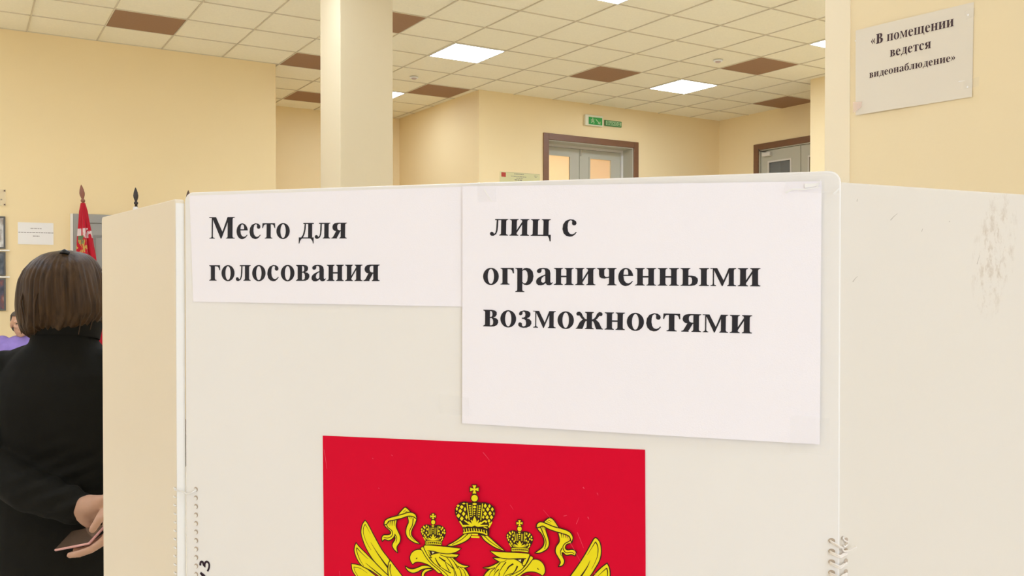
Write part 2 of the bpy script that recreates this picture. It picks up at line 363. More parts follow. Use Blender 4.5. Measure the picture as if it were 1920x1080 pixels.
# ---- door 3: grey steel door on the flag wall
d3 = struct(bpy.data.objects.new('door_3', None), 'grey steel door behind the red flag'); C.objects.link(d3)
gx0, gx1, gz = -3.222, -2.25, 2.17
obj('door_frame', boxes((gx0, YW - 0.03, 0, gx0 + 0.085, YW, gz), (gx1 - 0.085, YW - 0.03, 0, gx1, YW, gz), (gx0 + 0.085, YW - 0.03, gz - 0.085, gx1 - 0.085, YW, gz)), M['steel_grey'], d3, bevel=0.004)
obj('reveal_strip', boxes((gx0 - 0.022, YW - 0.032, 0, gx0 - 0.0005, YW, gz)), M['shelf_strip'], d3)
lf = obj('door_leaf', boxes((gx0 + 0.088, YW - 0.018, 0.01, gx1 - 0.088, YW, gz - 0.088)), M['steel_grey'], d3, bevel=0.003)
bm = bmesh.new()
for z0, z1 in ((0.2, 0.95), (1.1, gz - 0.2)):
    box(bm, gx0 + 0.18, YW - 0.024, z0, gx0 + 0.20, YW - 0.0182, z1); box(bm, gx1 - 0.20, YW - 0.024, z0, gx1 - 0.18, YW - 0.0182, z1)
    box(bm, gx0 + 0.20, YW - 0.024, z1 - 0.02, gx1 - 0.20, YW - 0.0182, z1); box(bm, gx0 + 0.20, YW - 0.024, z0, gx1 - 0.20, YW - 0.0182, z0 + 0.02)
obj('panel_moulding', bm, M['steel_dark'], lf)
bm = bmesh.new(); tube(bm, [(gx1 - 0.15, YW - 0.0185, 1.02), (gx1 - 0.15, YW - 0.07, 1.02), (gx1 - 0.27, YW - 0.07, 1.02)], 0.01); obj('handle', bm, M['chrome'], lf, smooth=True)
# baseboards
bb = M['brown_frame']
struct(obj('baseboard_flags', boxes((-10, YW - 0.015, 0, gx0 - 0.03, YW, 0.09), (gx1 + 0.01, YW - 0.015, 0, -1.235, YW, 0.09)), bb))
struct(obj('baseboard_back', boxes((XA, YB - 0.015, 0, DX0 - fw - 0.005, YB, 0.09), (DX1 + fw + 0.005, YB - 0.015, 0, XR, YB, 0.09)), bb))

# ------------------------------------------------------------------ ceiling fittings
def ceiling_light(u, v, label):
    cx, cy = u * T + T / 2, -v * T - T / 2
    t = thing('ceiling_light', label, 'ceiling light', (cx, cy, CEIL), 0, 'square ceiling light panels')
    h = 0.292
    obj('frame', boxes((-h, -h, -0.004, h, -h + 0.012, 0.007), (-h, h - 0.012, -0.004, h, h, 0.007), (-h, -h + 0.012, -0.004, -h + 0.012, h - 0.012, 0.007), (h - 0.012, -h + 0.012, -0.004, h, h - 0.012, 0.007)), M['white_metal'], t)
    obj('diffuser', boxes((-h + 0.0125, -h + 0.0125, -0.003, h - 0.0125, h - 0.0125, 0.006)), M['panel_dim'] if (u, v) == (0, -4) else M['panel_glow'], t)
vis = {(0, 0): 'square white light panel in the ceiling just right of the column',
       (5, 0): 'square white light panel in the ceiling above the double door',
       (0, 4): 'white light panel cut by the top edge of the photo, nearest ceiling panel in view',
       (5, 4): 'light panel showing as a small corner beside the pillar with the notice',
       (0, -4): 'light panel showing as a white sliver on the right edge of the column'}
for (u, v), lab in vis.items(): ceiling_light(u, v, lab)
NEAR = 'square white light panel in the ceiling above and behind the viewer'
for u, v in ((-5, 8), (-5, 16), (-5, 20), (0, 8), (0, 12), (0, 16), (5, 8), (5, 12), (-10, 8)):
    ceiling_light(u, v, NEAR)
for u, v in ((-5, 4), (-10, 4), (-15, 4), (-10, 0), (-15, 0)):
    ceiling_light(u, v, 'white light panel in the flag side of the hall, left of the picture')
tiles = {(3, 0): 'brown ceiling tile between the two square lights', (8, 0): 'brown ceiling tile farthest right, touching the far right wall',
         (5, 2): 'brown ceiling tile right of the light above the double door', (1, -3): 'brown ceiling tile above the alcove corner, right of the column',
         (-5, -1): 'brown ceiling tile standing alone above the flag wall', (-2, -2): 'brown ceiling tile left of the column at the end of the flag wall',
         (-2, 1): 'brown ceiling tile on the right side of the column near the top', (-1, -5): 'brown ceiling tile deep in the alcove, lowest one left of the column'}
for (u, v), lab in tiles.items():
    o = obj('ceiling_tile', boxes((u * T + 0.0085, -(v + 1) * T + 0.0085, CEIL + 0.001, (u + 1) * T - 0.0085, -v * T - 0.0085, CEIL + 0.0078)), M['brown_tile'])
    tag(o, lab, 'ceiling tile', 'brown ceiling tiles')
for (x, y), lab in (((2.7145, -1.4628), 'small white smoke detector beside the brown ceiling tile on the right'), ((0.3063, 0.9631), 'small white smoke detector left of the lamp, above the alcove tile')):
    t = thing('smoke_detector', lab, 'smoke detector', (x, y, CEIL), 0, 'smoke detectors')
    bm = bmesh.new(); lathe(bm, [(0.050, 0.0), (0.050, -0.008), (0.046, -0.011)]); obj('base', bm, M['white_metal'], t, smooth=False)
    bm = bmesh.new(); lathe(bm, [(0.030, -0.0112), (0.028, -0.020), (0.018, -0.025), (0.01, -0.026)]); obj('sensor_head', bm, mat('detector_head', (0.55, 0.42, 0.36), 0.5), t)

# ------------------------------------------------------------------ lettering (bold roman Cyrillic drawn as outlines, 1000 units to the em)
def _ell(cx, cy, rx, ry, n=28, a0=0, a1=360):
    return [(cx + rx * math.cos(math.radians(a0 + (a1 - a0) * k / n)), cy + ry * math.sin(math.radians(a0 + (a1 - a0) * k / n))) for k in range(n if a1 - a0 == 360 else n + 1)]
def _rect(x0, y0, x1, y1): return ([(x0, y0), (x1, y0), (x1, y1), (x0, y1)], [])
def _stem(x0, x1, y0, y1, b=(55, 50), t=(55, 50)):
    p = []
    l, r = b
    p += [(x0 - l, y0), (x1 + r, y0)]
    if r: p += [(x1 + r, y0 + 20), (x1 + r * .45, y0 + 27), (x1 + r * .1, y0 + 42), (x1, y0 + 75)]
    l2, r2 = t
    if r2: p += [(x1, y1 - 75), (x1 + r2 * .1, y1 - 42), (x1 + r2 * .45, y1 - 27), (x1 + r2, y1 - 20)]
    p += [(x1 + r2, y1), (x0 - l2, y1)]
    if l2: p += [(x0 - l2, y1 - 20), (x0 - l2 * .45, y1 - 27), (x0 - l2 * .1, y1 - 42), (x0, y1 - 75)]
    if l: p += [(x0, y0 + 75), (x0 - l * .1, y0 + 42), (x0 - l * .45, y0 + 27), (x0 - l, y0 + 20)]
    return (p, [])
def _sm(pts, hole=()): return ([tuple(p) for p in catmull(pts, True, 5)], [[tuple(p) for p in catmull(h, True, 5)] for h in hole])
def _mir(sh, c): return [([(2 * c - x, y) for x, y in o], [[(2 * c - x, y) for x, y in h] for h in hs]) for o, hs in sh]
def _o(cx, rx, hx): return (_ell(cx, 230, rx, 245), [_ell(cx, 230, hx, 212)])
G = {}
G['о'] = (500, [_o(250, 222, 88)])
G['и'] = (576, [_stem(75, 215, 0, 473, (55, 48), (55, 48)), _stem(361, 501, 0, 473, (48, 55), (48, 55)), ([(215, 75), (361, 318), (361, 398), (215, 155)], [])])
G['н'] = (571, [_stem(75, 215, 0, 473, (55, 48), (55, 48)), _stem(356, 496, 0, 473, (48, 55), (48, 55)), _rect(213, 216, 358, 258)])
G['п'] = (571, [_stem(75, 215, 0, 473, (55, 48), (55, 0)), _stem(356, 496, 0, 473, (48, 55), (0, 55)), _rect(213, 438, 358, 473)])
G['л'] = (535, [_stem(320, 460, 0, 473, (48, 55), (0, 55)), _rect(150, 440, 322, 473), ([(196, 445), (240, 445), (236, 260), (222, 130), (188, 40), (120, -8), (62, -10), (25, 15), (14, 55), (30, 95), (68, 108), (105, 92), (122, 55), (140, 50), (166, 80), (184, 160)], [])])
G['я'] = (525, [_stem(310, 450, 0, 473, (45, 55), (0, 55)), ([(312, 473), (200, 473), (115, 457), (62, 415), (42, 345), (55, 283), (105, 235), (190, 213), (312, 213), (312, 247), (262, 247), (212, 275), (196, 343), (206, 408), (250, 440), (312, 440)], []), ([(165, 228), (300, 222), (215, 62), (188, 28), (198, 20), (198, 0), (12, 0), (12, 20), (52, 32), (80, 70)], [])])
G['е'] = (444, [([(415, 255)] + _ell(222, 228, 193, 246, 22, 8, 270) + [(290, -4), (355, 40), (408, 110), (386, 122), (345, 78), (285, 55), (225, 75), (180, 140), (163, 255)], [[(164, 290), (288, 290), (286, 360), (265, 428), (226, 446), (190, 428), (170, 365)]])])
G['с'] = (444, [([(408, 110), (355, 38), (290, -6)] + [(222, -14), (130, 10), (60, 80), (28, 200), (45, 330), (110, 430), (222, 474), (320, 462), (385, 412), (398, 355), (372, 310), (325, 300), (285, 325), (276, 368), (284, 410), (268, 440), (232, 446), (190, 415), (168, 340), (163, 235), (180, 135), (225, 70), (285, 52), (345, 75), (386, 122)], [])])
G['т'] = (462, [_stem(161, 301, 0, 440, (58, 58), (0, 0)), ([(22, 473), (440, 473), (448, 325), (422, 325), (398, 400), (365, 432), (300, 440), (161, 440), (97, 432), (64, 400), (40, 325), (14, 325)], [])])
G['г'] = (412, [_stem(75, 215, 0, 473, (55, 58), (55, 0)), ([(213, 473), (388, 473), (396, 318), (370, 318), (342, 398), (302, 432), (213, 440)], [])])
_v = [([(20, 473), (270, 473), (360, 455), (405, 410), (408, 345), (375, 288), (310, 258), (395, 238), (446, 185), (450, 115), (412, 42), (335, 6), (260, 0), (20, 0), (20, 20), (50, 28), (75, 60), (75, 413), (50, 445), (20, 453)], [[(215, 275), (250, 275), (278, 300), (285, 360), (272, 420), (240, 440), (215, 440)], [(215, 33), (258, 33), (296, 60), (308, 130), (296, 205), (260, 240), (215, 240)]])]
G['в'] = (482, _v)
G['В'] = (667, [([(x * 1.36, y * 676 / 473) for x, y in o], [[(x * 1.36, y * 676 / 473) for x, y in h] for h in hs]) for o, hs in _v])
_ft = ([(20, 35), (20, -150), (42, -150), (60, -75), (105, -15), (135, 0), (135, 35)], [])
G['д'] = (525, [_rect(325, 30, 455, 473), _rect(165, 440, 505, 473), ([(208, 445), (250, 445), (244, 300), (212, 140), (160, 33), (95, 33), (150, 110), (192, 260)], []), _rect(130, 0, 395, 35), _ft, _mir([_ft], 262)[0]])
def _m(h, sc, w):
    return [_stem(w * .118, w * .162, 0, h, (w * .085, w * .075), (0, 0)), ([(w * .025, h), (w * .275, h), (w * .52, h * .30), (w * .475, 0), (w * .45, 0), (w * .162, h * .88), (w * .118, h * .955), (w * .025, h * .96)], []), ([(w * .45, 0), (w * .482, 0), (w * .735, h * .86), (w * .735, h), (w * .70, h), (w * .515, h * .32)], []), _stem(w * .705, w * .885, 0, h, (w * .06, w * .085), (0, w * .085))]
G['м'] = (660, _m(473, 1, 660)); G['М'] = (944, _m(676, 1, 944))
G['а'] = (500, [([(425, 330), (425, 90), (435, 62), (458, 58), (485, 75), (492, 60), (450, 5), (395, -12), (330, 0), (295, 50), (250, 10), (180, -14), (100, -10), (45, 35), (35, 100), (60, 165), (120, 215), (200, 255), (285, 290), (285, 380), (268, 430), (225, 446), (182, 430), (186, 385), (165, 342), (115, 325), (70, 345), (55, 385), (75, 430), (140, 465), (240, 474), (340, 460), (405, 415)], [[(285, 255), (285, 100), (255, 65), (215, 60), (182, 85), (174, 130), (192, 190), (235, 232)]])])
G['р'] = (556, [_stem(75, 215, -205, 473, (55, 58), (55, 0)), ([(213, 410), (260, 460), (330, 477), (430, 450), (500, 370), (522, 240), (500, 110), (430, 15), (340, -14), (270, 0), (213, 40)], [[(213, 385), (260, 415), (310, 405), (350, 350), (365, 235), (350, 110), (310, 45), (260, 40), (213, 80)]])])
G['ч'] = (545, [_stem(335, 475, 0, 473, (48, 55), (48, 55)), ([(20, 473), (20, 453), (50, 445), (72, 415), (72, 300), (88, 230), (140, 190), (220, 182), (337, 207), (337, 240), (280, 228), (235, 236), (212, 270), (210, 415), (230, 445), (258, 453), (258, 473)], [])])
_b = ([(213, 272), (290, 272), (390, 250), (442, 200), (450, 135), (430, 60), (370, 15), (290, 0), (213, 0)], [[(213, 236), (255, 236), (295, 210), (308, 140), (295, 65), (255, 33), (213, 33)]])
G['ы'] = (735, [_stem(75, 215, 0, 473, (55, 0), (55, 48)), _b, _stem(525, 665, 0, 473, (48, 55), (48, 55))])
G['з'] = (425, [([(55, 350), (52, 400), (90, 450), (190, 478), (300, 465), (365, 415), (370, 345), (335, 287), (270, 258), (345, 235), (395, 180), (398, 110), (360, 40), (270, -5), (170, -14), (80, 5), (32, 55), (34, 110), (65, 140), (110, 135), (138, 105), (135, 65), (150, 35), (190, 25), (238, 55), (252, 125), (235, 200), (190, 235), (130, 240), (130, 272), (180, 275), (220, 305), (230, 365), (215, 425), (180, 445), (148, 435), (152, 400), (140, 362), (100, 335)], [])])
_zh = [([(453, 225), (453, 265), (505, 285), (555, 350), (590, 430), (640, 475), (700, 470), (735, 430), (728, 385), (692, 362), (655, 372), (625, 335), (592, 285), (560, 265), (640, 190), (690, 85), (715, 32), (748, 20), (748, 0), (570, 0), (540, 70), (518, 150), (490, 210)], [])]
G['ж'] = (770, [_stem(315, 455, 0, 473, (48, 48), (48, 48))] + _zh + _mir(_zh, 385))
_tail = ([(0, 0), (-30, 33), (62, 33), (62, -150), (36, -150), (20, -70), (-20, 0)], [])
def _sh(sh, dx): return ([(x + dx, y) for x, y in sh[0]], [[(x + dx, y) for x, y in h] for h in sh[1]])
G['ц'] = (590, [_stem(75, 215, 0, 473, (55, 0), (55, 48)), _stem(361, 501, 0, 473, (0, 0), (48, 55)), _rect(213, 0, 363, 33), _sh(_tail, 500)])
G['щ'] = (850, [_stem(75, 215, 0, 473, (55, 0), (55, 48)), _stem(348, 488, 0, 473, (0, 0), (48, 48)), _stem(621, 761, 0, 473, (0, 0), (48, 55)), _rect(213, 0, 350, 33), _rect(486, 0, 623, 33), _sh(_tail, 762)])
G['б'] = (500, [(_ell(250, 215, 222, 230), [_ell(250, 215, 86, 198)]), ([(32, 260), (52, 460), (120, 580), (235, 622), (340, 628), (388, 652), (400, 705), (428, 705), (430, 640), (405, 572), (340, 528), (230, 512), (150, 485), (108, 430), (105, 350)], [])])
G['ю'] = (740, [_stem(75, 215, 0, 473, (55, 48), (55, 48)), _rect(213, 216, 320, 258), _o(505, 205, 80)])
_ch = [([(40, 240), (165, 425), (205, 425), (145, 240), (205, 60), (165, 60)], []), ([(210, 240), (335, 425), (375, 425), (315, 240), (375, 60), (335, 60)], [])]
G['«'] = (440, _ch); G['»'] = (440, _mir(_ch, 215))

def text_width(s): return sum(250 if ch == ' ' else G[ch][0] for ch in s)
def lettering(bm, s, x0, y0, x1, y1, height, f, mi=0):
    """set the words s on a line from (x0,y0) to (x1,y1), x-height = height; f maps sheet x,y to a point"""
    tot = text_width(s) - 45; L = math.hypot(x1 - x0, y1 - y0); sx = L / tot; sy = height / 473.0
    ux, uy = (x1 - x0) / L, (y1 - y0) / L; px = -20
    for ch in s:
        if ch == ' ': px += 250; continue
        adv, shapes = G[ch]
        for o, hs in shapes:
            g = lambda x, y, px=px: f(x0 + ux * (x + px) * sx - uy * y * sy, y0 + uy * (x + px) * sx + ux * y * sy)
            poly(bm, o, hs, g, mi)
        px += adv

# ------------------------------------------------------------------ the voting booth
PL = Vector((-3.9316, -7.3625, 0)); BD = Vector((0.6568, -0.7541, 0)).normalized(); BN = Vector((BD.y, -BD.x, 0)); BN = BN if BN.dot(CAM - PL) > 0 else -BN
def bp(x, z, off=0.0):           # millimetres along / up the front panel -> world
    return PL + BD * (x / 1000) + BN * off + Vector((0, 0, z / 1000))
booth = thing('voting_booth', 'white three-panel voting booth with paper signs and a red crest poster', 'voting booth', (PL.x, PL.y, 0))
def inb(v): return v - Vector((PL.x, PL.y, 0))
def panel_mesh(width, ztop, thick, f, r=9.0, zbot=0.0):
    """upright panel with rounded top corners; f(x_mm, z_mm, depth_m)"""
    bm = bmesh.new()
    out = [(0, zbot), (width, zbot)]
    for cx, cz, a0 in ((width - r, ztop - r, 0), (r, ztop - r, 90)):
        for k in range(7):
            a = math.radians(a0 + 15 * k); out.append((cx + r * math.cos(a), cz + r * math.sin(a)))
    A = [bm.verts.new(f(x, z, 0)) for x, z in out]; B_ = [bm.verts.new(f(x, z, -thick)) for x, z in out]
    bm.faces.new(A); bm.faces.new(B_[::-1]); n = len(out)
    for i in range(n): bm.faces.new((A[i], B_[i], B_[(i + 1) % n], A[(i + 1) % n]))
    return bm
front = obj('front_panel', panel_mesh(606.0, 1634.0, 0.005, lambda x, z, d: inb(bp(x, z, d))), M['board'], booth, bevel=0.0012)
# left wing runs back along +y, its outer face looks at -x
LW = Vector((-3.9398, -7.3588, 0)); LD = Vector((-0.0265, 0.323, 0)).normalized(); LN = Vector((-LD.y, LD.x, 0))
def lp(x, z, off=0.0): return LW + LD * (x / 1000) + LN * off + Vector((0, 0, z / 1000))
left = obj('side_panel', panel_mesh(325.0, 1627.5, 0.0094, lambda x, z, d: inb(lp(x, z, d)), 5), M['bounce_tinted_wing'], booth, bevel=0.001)
# right wing; local x along the panel so its stains sit in the panel's own frame
RW = Vector((-3.5308, -7.8155, 0)); RD = Vector((0.2241, -0.0207, 0)).normalized(); RN = Vector((RD.y, -RD.x, 0))
def rp(x, z, off=0.0): return RW + RD * (x / 1000) + RN * off + Vector((0, 0, z / 1000))
wing_r = M['wing'].copy(); wing_r.name = 'stained_booth_plastic'
nt = wing_r.node_tree; pb = nt.nodes['Principled BSDF']
tc = nt.nodes.new('ShaderNodeTexCoord'); nz = nt.nodes.new('ShaderNodeTexNoise'); nz.inputs['Scale'].default_value = 95; nz.inputs['Detail'].default_value = 7; nz.inputs['Roughness'].default_value = 0.75
mp = nt.nodes.new('ShaderNodeMapping'); mp.inputs['Scale'].default_value = (1, 1, 0.55); mp.inputs['Rotation'].default_value = (0, 0.35, 0)
nt.links.new(tc.outputs['Object'], mp.inputs['Vector']); nt.links.new(mp.outputs[0], nz.inputs['Vector'])
rmp = nt.nodes.new('ShaderNodeMapRange'); rmp.inputs['From Min'].default_value = 0.50; rmp.inputs['From Max'].default_value = 0.66
nt.links.new(nz.outputs['Fac'], rmp.inputs['Value'])
mp2 = nt.nodes.new('ShaderNodeMapping'); mp2.vector_type = 'TEXTURE'; mp2.inputs['Location'].default_value = (0.190, 0, 1.573); mp2.inputs['Rotation'].default_value = (0, 0.22, 0); mp2.inputs['Scale'].default_value = (0.030, 1, 0.062)
nt.links.new(tc.outputs['Object'], mp2.inputs['Vector'])
gr = nt.nodes.new('ShaderNodeTexGradient'); gr.gradient_type = 'SPHERICAL'; nt.links.new(mp2.outputs[0], gr.inputs['Vector'])
mm = nt.nodes.new('ShaderNodeMath'); mm.operation = 'MULTIPLY'; nt.links.new(rmp.outputs[0], mm.inputs[0])
mg = nt.nodes.new('ShaderNodeMath'); mg.operation = 'POWER'; mg.inputs[1].default_value = 0.5; nt.links.new(gr.outputs['Fac'], mg.inputs[0]); nt.links.new(mg.outputs[0], mm.inputs[1])
m3 = nt.nodes.new('ShaderNodeMath'); m3.operation = 'MULTIPLY'; m3.inputs[1].default_value = 0.75; nt.links.new(mm.outputs[0], m3.inputs[0])
mx = nt.nodes.new('ShaderNodeMixRGB'); mx.inputs['Color2'].default_value = (0.40, 0.28, 0.16, 1)
old = pb.inputs['Base Color'].links[0].from_socket; nt.links.new(old, mx.inputs['Color1']); nt.links.new(m3.outputs[0], mx.inputs['Fac']); nt.links.new(mx.outputs[0], pb.inputs['Base Color'])
right = obj('side_panel', panel_mesh(325.0, 1625.5, 0.0055, lambda x, z, d: Vector((x / 1000, -d, z / 1000)), 5), wing_r, booth, bevel=0.001)
right.location = inb(RW); right.rotation_euler = (0, 0, math.atan2(RD.y, RD.x))
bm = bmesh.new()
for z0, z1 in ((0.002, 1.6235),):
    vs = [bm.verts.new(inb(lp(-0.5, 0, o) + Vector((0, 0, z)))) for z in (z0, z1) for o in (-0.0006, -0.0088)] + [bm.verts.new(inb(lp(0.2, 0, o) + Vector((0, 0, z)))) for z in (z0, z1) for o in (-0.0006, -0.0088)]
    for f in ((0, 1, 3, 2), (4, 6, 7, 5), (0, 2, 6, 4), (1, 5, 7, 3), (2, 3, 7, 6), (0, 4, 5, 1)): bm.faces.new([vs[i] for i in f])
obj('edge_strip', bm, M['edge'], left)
left['label'] = 'left side panel, warm bounce light in its colour, with a whitish edge'; right['label'] = 'right ivory side panel with a scuffed stain'
SCUFF = mat('grey_scuff', (0.50, 0.44, 0.36), 0.7)
for (x, z, l, a) in ((20, 1612, 2.2, 70), (62, 1600, 10, 35), (18, 1549, 7, 40), (130, 1598, 1.5, 20), (96, 1590, 3, 60), (168, 1566, 9, 65)):
    ca, sa = math.cos(math.radians(a)), math.sin(math.radians(a)); bm = bmesh.new()
    stroke(bm, [(x - ca * l / 2, z - sa * l / 2), (x, z + 0.4), (x + ca * l / 2, z + sa * l / 2)], 0.45, 0.15, lambda x, z: Vector((x / 1000, -0.00012, z / 1000)))
    flat('scuff_mark', bm, SCUFF, right)
# eyelets and plastic loops of the left hinge, cord lacing of the right hinge
def disc(bm, f, cx, cz, rx, rz, mi=0, n=14): poly(bm, _ell(cx, cz, rx, rz, n), [], f, mi)
for k in range(20):
    z = 1342.0 - 8.4 * k
    bm = bmesh.new(); disc(bm, lambda x, q: inb(bp(x, q, 0.0003)), 11.9, z, 2.3, 2.5, 0)
    disc(bm, lambda x, q: inb(bp(x, q, 0.0005)), 11.3, z - 0.7, 1.8, 1.8, 1)
    flat('eyelet', bm, [M['hole'], M['edge']], front)
    bm = bmesh.new(); tube(bm, [inb(lp(-0.6, z, 0.0006)), inb(lp(1.4, z + 0.6, 0.0018)), inb(lp(3.6, z + 0.4, 0.0014)), inb(lp(5.0, z, -0.0005))], 0.0007, 6)
    obj('binding_loop', bm, M['edge'], left, smooth=True)
bm = bmesh.new(); tube(bm, [inb(bp(12.2, 1341.6, 0.0008)), inb(bp(8, 1338.5, 0.0024)), inb(bp(3, 1337.4, 0.0024)), inb(bp(-1.5, 1339.0, 0.0018)), inb(lp(2.0, 1341, 0.0012))], 0.0008, 7)
obj('binding_wire', bm, M['edge'], front, smooth=True)
def rl(x, z, off=0.0): return inb(rp(x, z, off))
for k in range(7):
    z = 1343.0 - 8.4 * k
    bm = bmesh.new(); disc(bm, lambda x, q: inb(bp(x, q, 0.0003)), 600.3, z, 2.6, 2.1, 0)
    flat('eyelet', bm, M['hole'], front)
    bm = bmesh.new(); disc(bm, lambda x, q: rl(x, q, 0.0003), 9.0, z - 1.6, 2.2, 2.0, 0)
    flat('eyelet', bm, M['hole'], front)
    for s in ((0,) if k == 0 else (0, 1)):
        zz = z - 1.2 * s
        pts = [bp(599.2, zz, -0.0005), bp(599.6, zz - 0.2, 0.0014), bp(602.5, zz - 1.0, 0.0024), bp(606.0, zz - 2.2, 0.0028), rp(4.0, zz - 2.9, 0.0024), rp(8.6, zz - 3.0, 0.0012), rp(9.6, zz - 2.9, -0.0005)]
        if k == 0: pts = [bp(599.2, zz, -0.0005), bp(599.6, zz - 0.2, 0.0014), bp(603, zz - 1.6, 0.0024), bp(605.5, zz - 3.0, 0.003), rp(1.6, zz - 6.2, 0.0034), rp(3.0, zz - 8.6, 0.0030), rp(6.4, zz - 9.4, 0.003), rp(10.0, zz - 8.2, 0.0045), rp(14.0, zz - 6.0, 0.006)]
        bm = bmesh.new(); tube(bm, [inb(p) for p in catmull(pts, False, 4)], 0.00082, 8); obj('lacing_cord', bm, M['cord'], front, smooth=True)
bm = bmesh.new(); tube(bm, [inb(p) for p in catmull([bp(599.4, 1342, 0.0008), bp(602.5, 1340.4, 0.0018), bp(606.3, 1338.6, 0.0022), rp(1.4, 1337.6, 0.0015)], False, 4)], 0.0006, 7); obj('lacing_cord', bm, M['cord'], front, smooth=True)
bm = bmesh.new(); tube(bm, [inb(p) for p in catmull([rp(5.6, 1344.5, 0.0005), rp(4.2, 1343.2, 0.002), rp(5.4, 1341.8, 0.003), rp(8.0, 1340.6, 0.0028), rp(8.6, 1338.6, 0.002), rp(6.0, 1337.2, 0.002), rp(3.6, 1338.4, 0.0025)], False, 5)], 0.0007, 7); obj('cord_knot', bm, M['cord'], front, smooth=True)
# handwritten 13, written sideways near the left edge
bm = bmesh.new()
def hw(x, z): return inb(bp(x + 0.3, z - 3.2, 0.0003))
three = [(16.2, 1270.6), (16.9, 1273.8), (19.0, 1274.2), (20.3, 1271.5), (21.4, 1270.6), (21.6, 1273.0), (23.6, 1275.0), (26.2, 1273.6), (26.4, 1269.6), (24.6, 1265.6)]
stroke(bm, catmull(three, False, 5), 1.15, 0.95, hw)
stroke(bm, [(16.4, 1263.4), (20.6, 1261.2), (27.2, 1252.6)], 1.2, 1.0, hw); stroke(bm, [(16.4, 1263.4), (20.6, 1258.4)], 1.0, 0.7, hw)
flat('handwritten_number', bm, M['marker'], front)['label'] = 'dark marker number 13'

# ---- paper signs taped to the front
def sheet(name, corners, label, thick=0.00025, base=0.0007, curl=0.0022, lines=(), m=None):
    """corners TL TR BR BL in panel millimetres"""
    TL, TR, BR, BL = [Vector(c) for c in corners]; ztop = max(TL.y, TR.y); hh = ztop - min(BL.y, BR.y)
    xs = [c[0] for c in corners]; xm = (min(xs) + max(xs)) / 2; wd = max(xs) - min(xs)
    def off(x, z): return base + curl * max(0, (ztop - z) / hh) ** 5 * (0.55 + 0.45 * math.cos((x - xm) / wd * 5.0))
    t = thing(name, label, 'paper sign', tuple(PL))
    bm = bmesh.new(); NX, NZ = 18, 14; g = []
    for j in range(NZ + 1):
        row = []
        for i in range(NX + 1):
            u, v = i / NX, j / NZ
            p = TL.lerp(TR, u).lerp(BL.lerp(BR, u), v); row.append(bm.verts.new(inb(bp(p.x, p.y, off(p.x, p.y)))))
        g.append(row)
    for j in range(NZ):
        for i in range(NX): bm.faces.new((g[j + 1][i], g[j + 1][i + 1], g[j][i + 1], g[j][i]))
    ext = bmesh.ops.extrude_face_region(bm, geom=bm.faces[:])
    for v in ext['geom']:
        if isinstance(v, bmesh.types.BMVert): v.co -= BN * thick
    o = obj('sheet', bm, m or M['paper'], t, smooth=False)
    for (s, x0, y0, x1, y1, h) in lines:
        bm = bmesh.new(); lettering(bm, s, x0, y0, x1, y1, h, lambda x, y: inb(bp(x, y, off(x, y) + 0.00022)))
        flat('lettering', bm, M['ink'], t)
    return t
sheet('paper_sign', [(6.0, 1630.5), (300, 1630.8), (300, 1524.4), (10.0, 1526.7)], 'left paper sign on the booth, two lines, МЕСТО ДЛЯ ГОЛОСОВАНИЯ in bold black letters', base=0.0005, curl=0.0012,
      lines=(('Место для', 28.5, 1588.2, 177.2, 1586.4, 14.6), ('голосования', 28.6, 1547.3, 210.6, 1547.1, 15.0)))
sheet('paper_sign', [(291.5, 1630.9), (591.6, 1625.9), (591.0, 1418.8), (291.2, 1421.0)], 'large right paper sign on the booth, three lines beginning лиц с', base=0.0018, curl=0.0014,
      lines=(('лиц с', 317.4, 1587.2, 395.4, 1585.4, 14.4), ('ограниченными', 310.6, 1544.2, 545.4, 1543.2, 14.6), ('возможностями', 310.9, 1507.4, 539.0, 1505.3, 14.6)))
# adhesive tape pieces
def tape(label, pts, creases, base=0.0026, parent=None):
    t = thing('tape_strip', label, 'adhesive tape', tuple(PL))
    bm = bmesh.new(); poly(bm, pts, [], lambda x, z: inb(bp(x, z, base))); flat('film', bm, M['tape'], t)
    bm = bmesh.new()
    for c in creases: stroke(bm, c[0], c[1], c[1] * .4, lambda x, z: inb(bp(x, z, base + 0.0004)))
    flat('crease', bm, M['tape_shine'], t)
tape('clear tape wrapped over the top right corner of the booth', [(563, 1618.5), (604.5, 1616.0), (604.5, 1629), (566, 1631.5)],
     [([(564.5, 1617.6), (570, 1620.2), (579, 1619.7), (590, 1621.2)], 0.9), ([(579, 1622.5), (586, 1623.0), (590, 1624)], 1.8), ([(600.5, 1615.5), (604.5, 1619.8)], 0.9), ([(588, 1621), (591, 1627)], 0.5)])
tape('small clear tape at the top edge where the two paper signs meet', [(306, 1616.5), (323, 1616.5), (322, 1633), (306, 1633)], [([(312, 1628.5), (315.2, 1623), (319.2, 1616.8)], 0.7)])
tape('faint clear tape at the lower left corner of the large paper sign', [(270, 1429), (298, 1428), (298, 1444), (270, 1446)], [], base=0.0036)
tape('faint clear tape at the lower right corner of the large paper sign', [(569, 1411.5), (598, 1411.5), (598, 1440), (569, 1441)], [], base=0.0036)

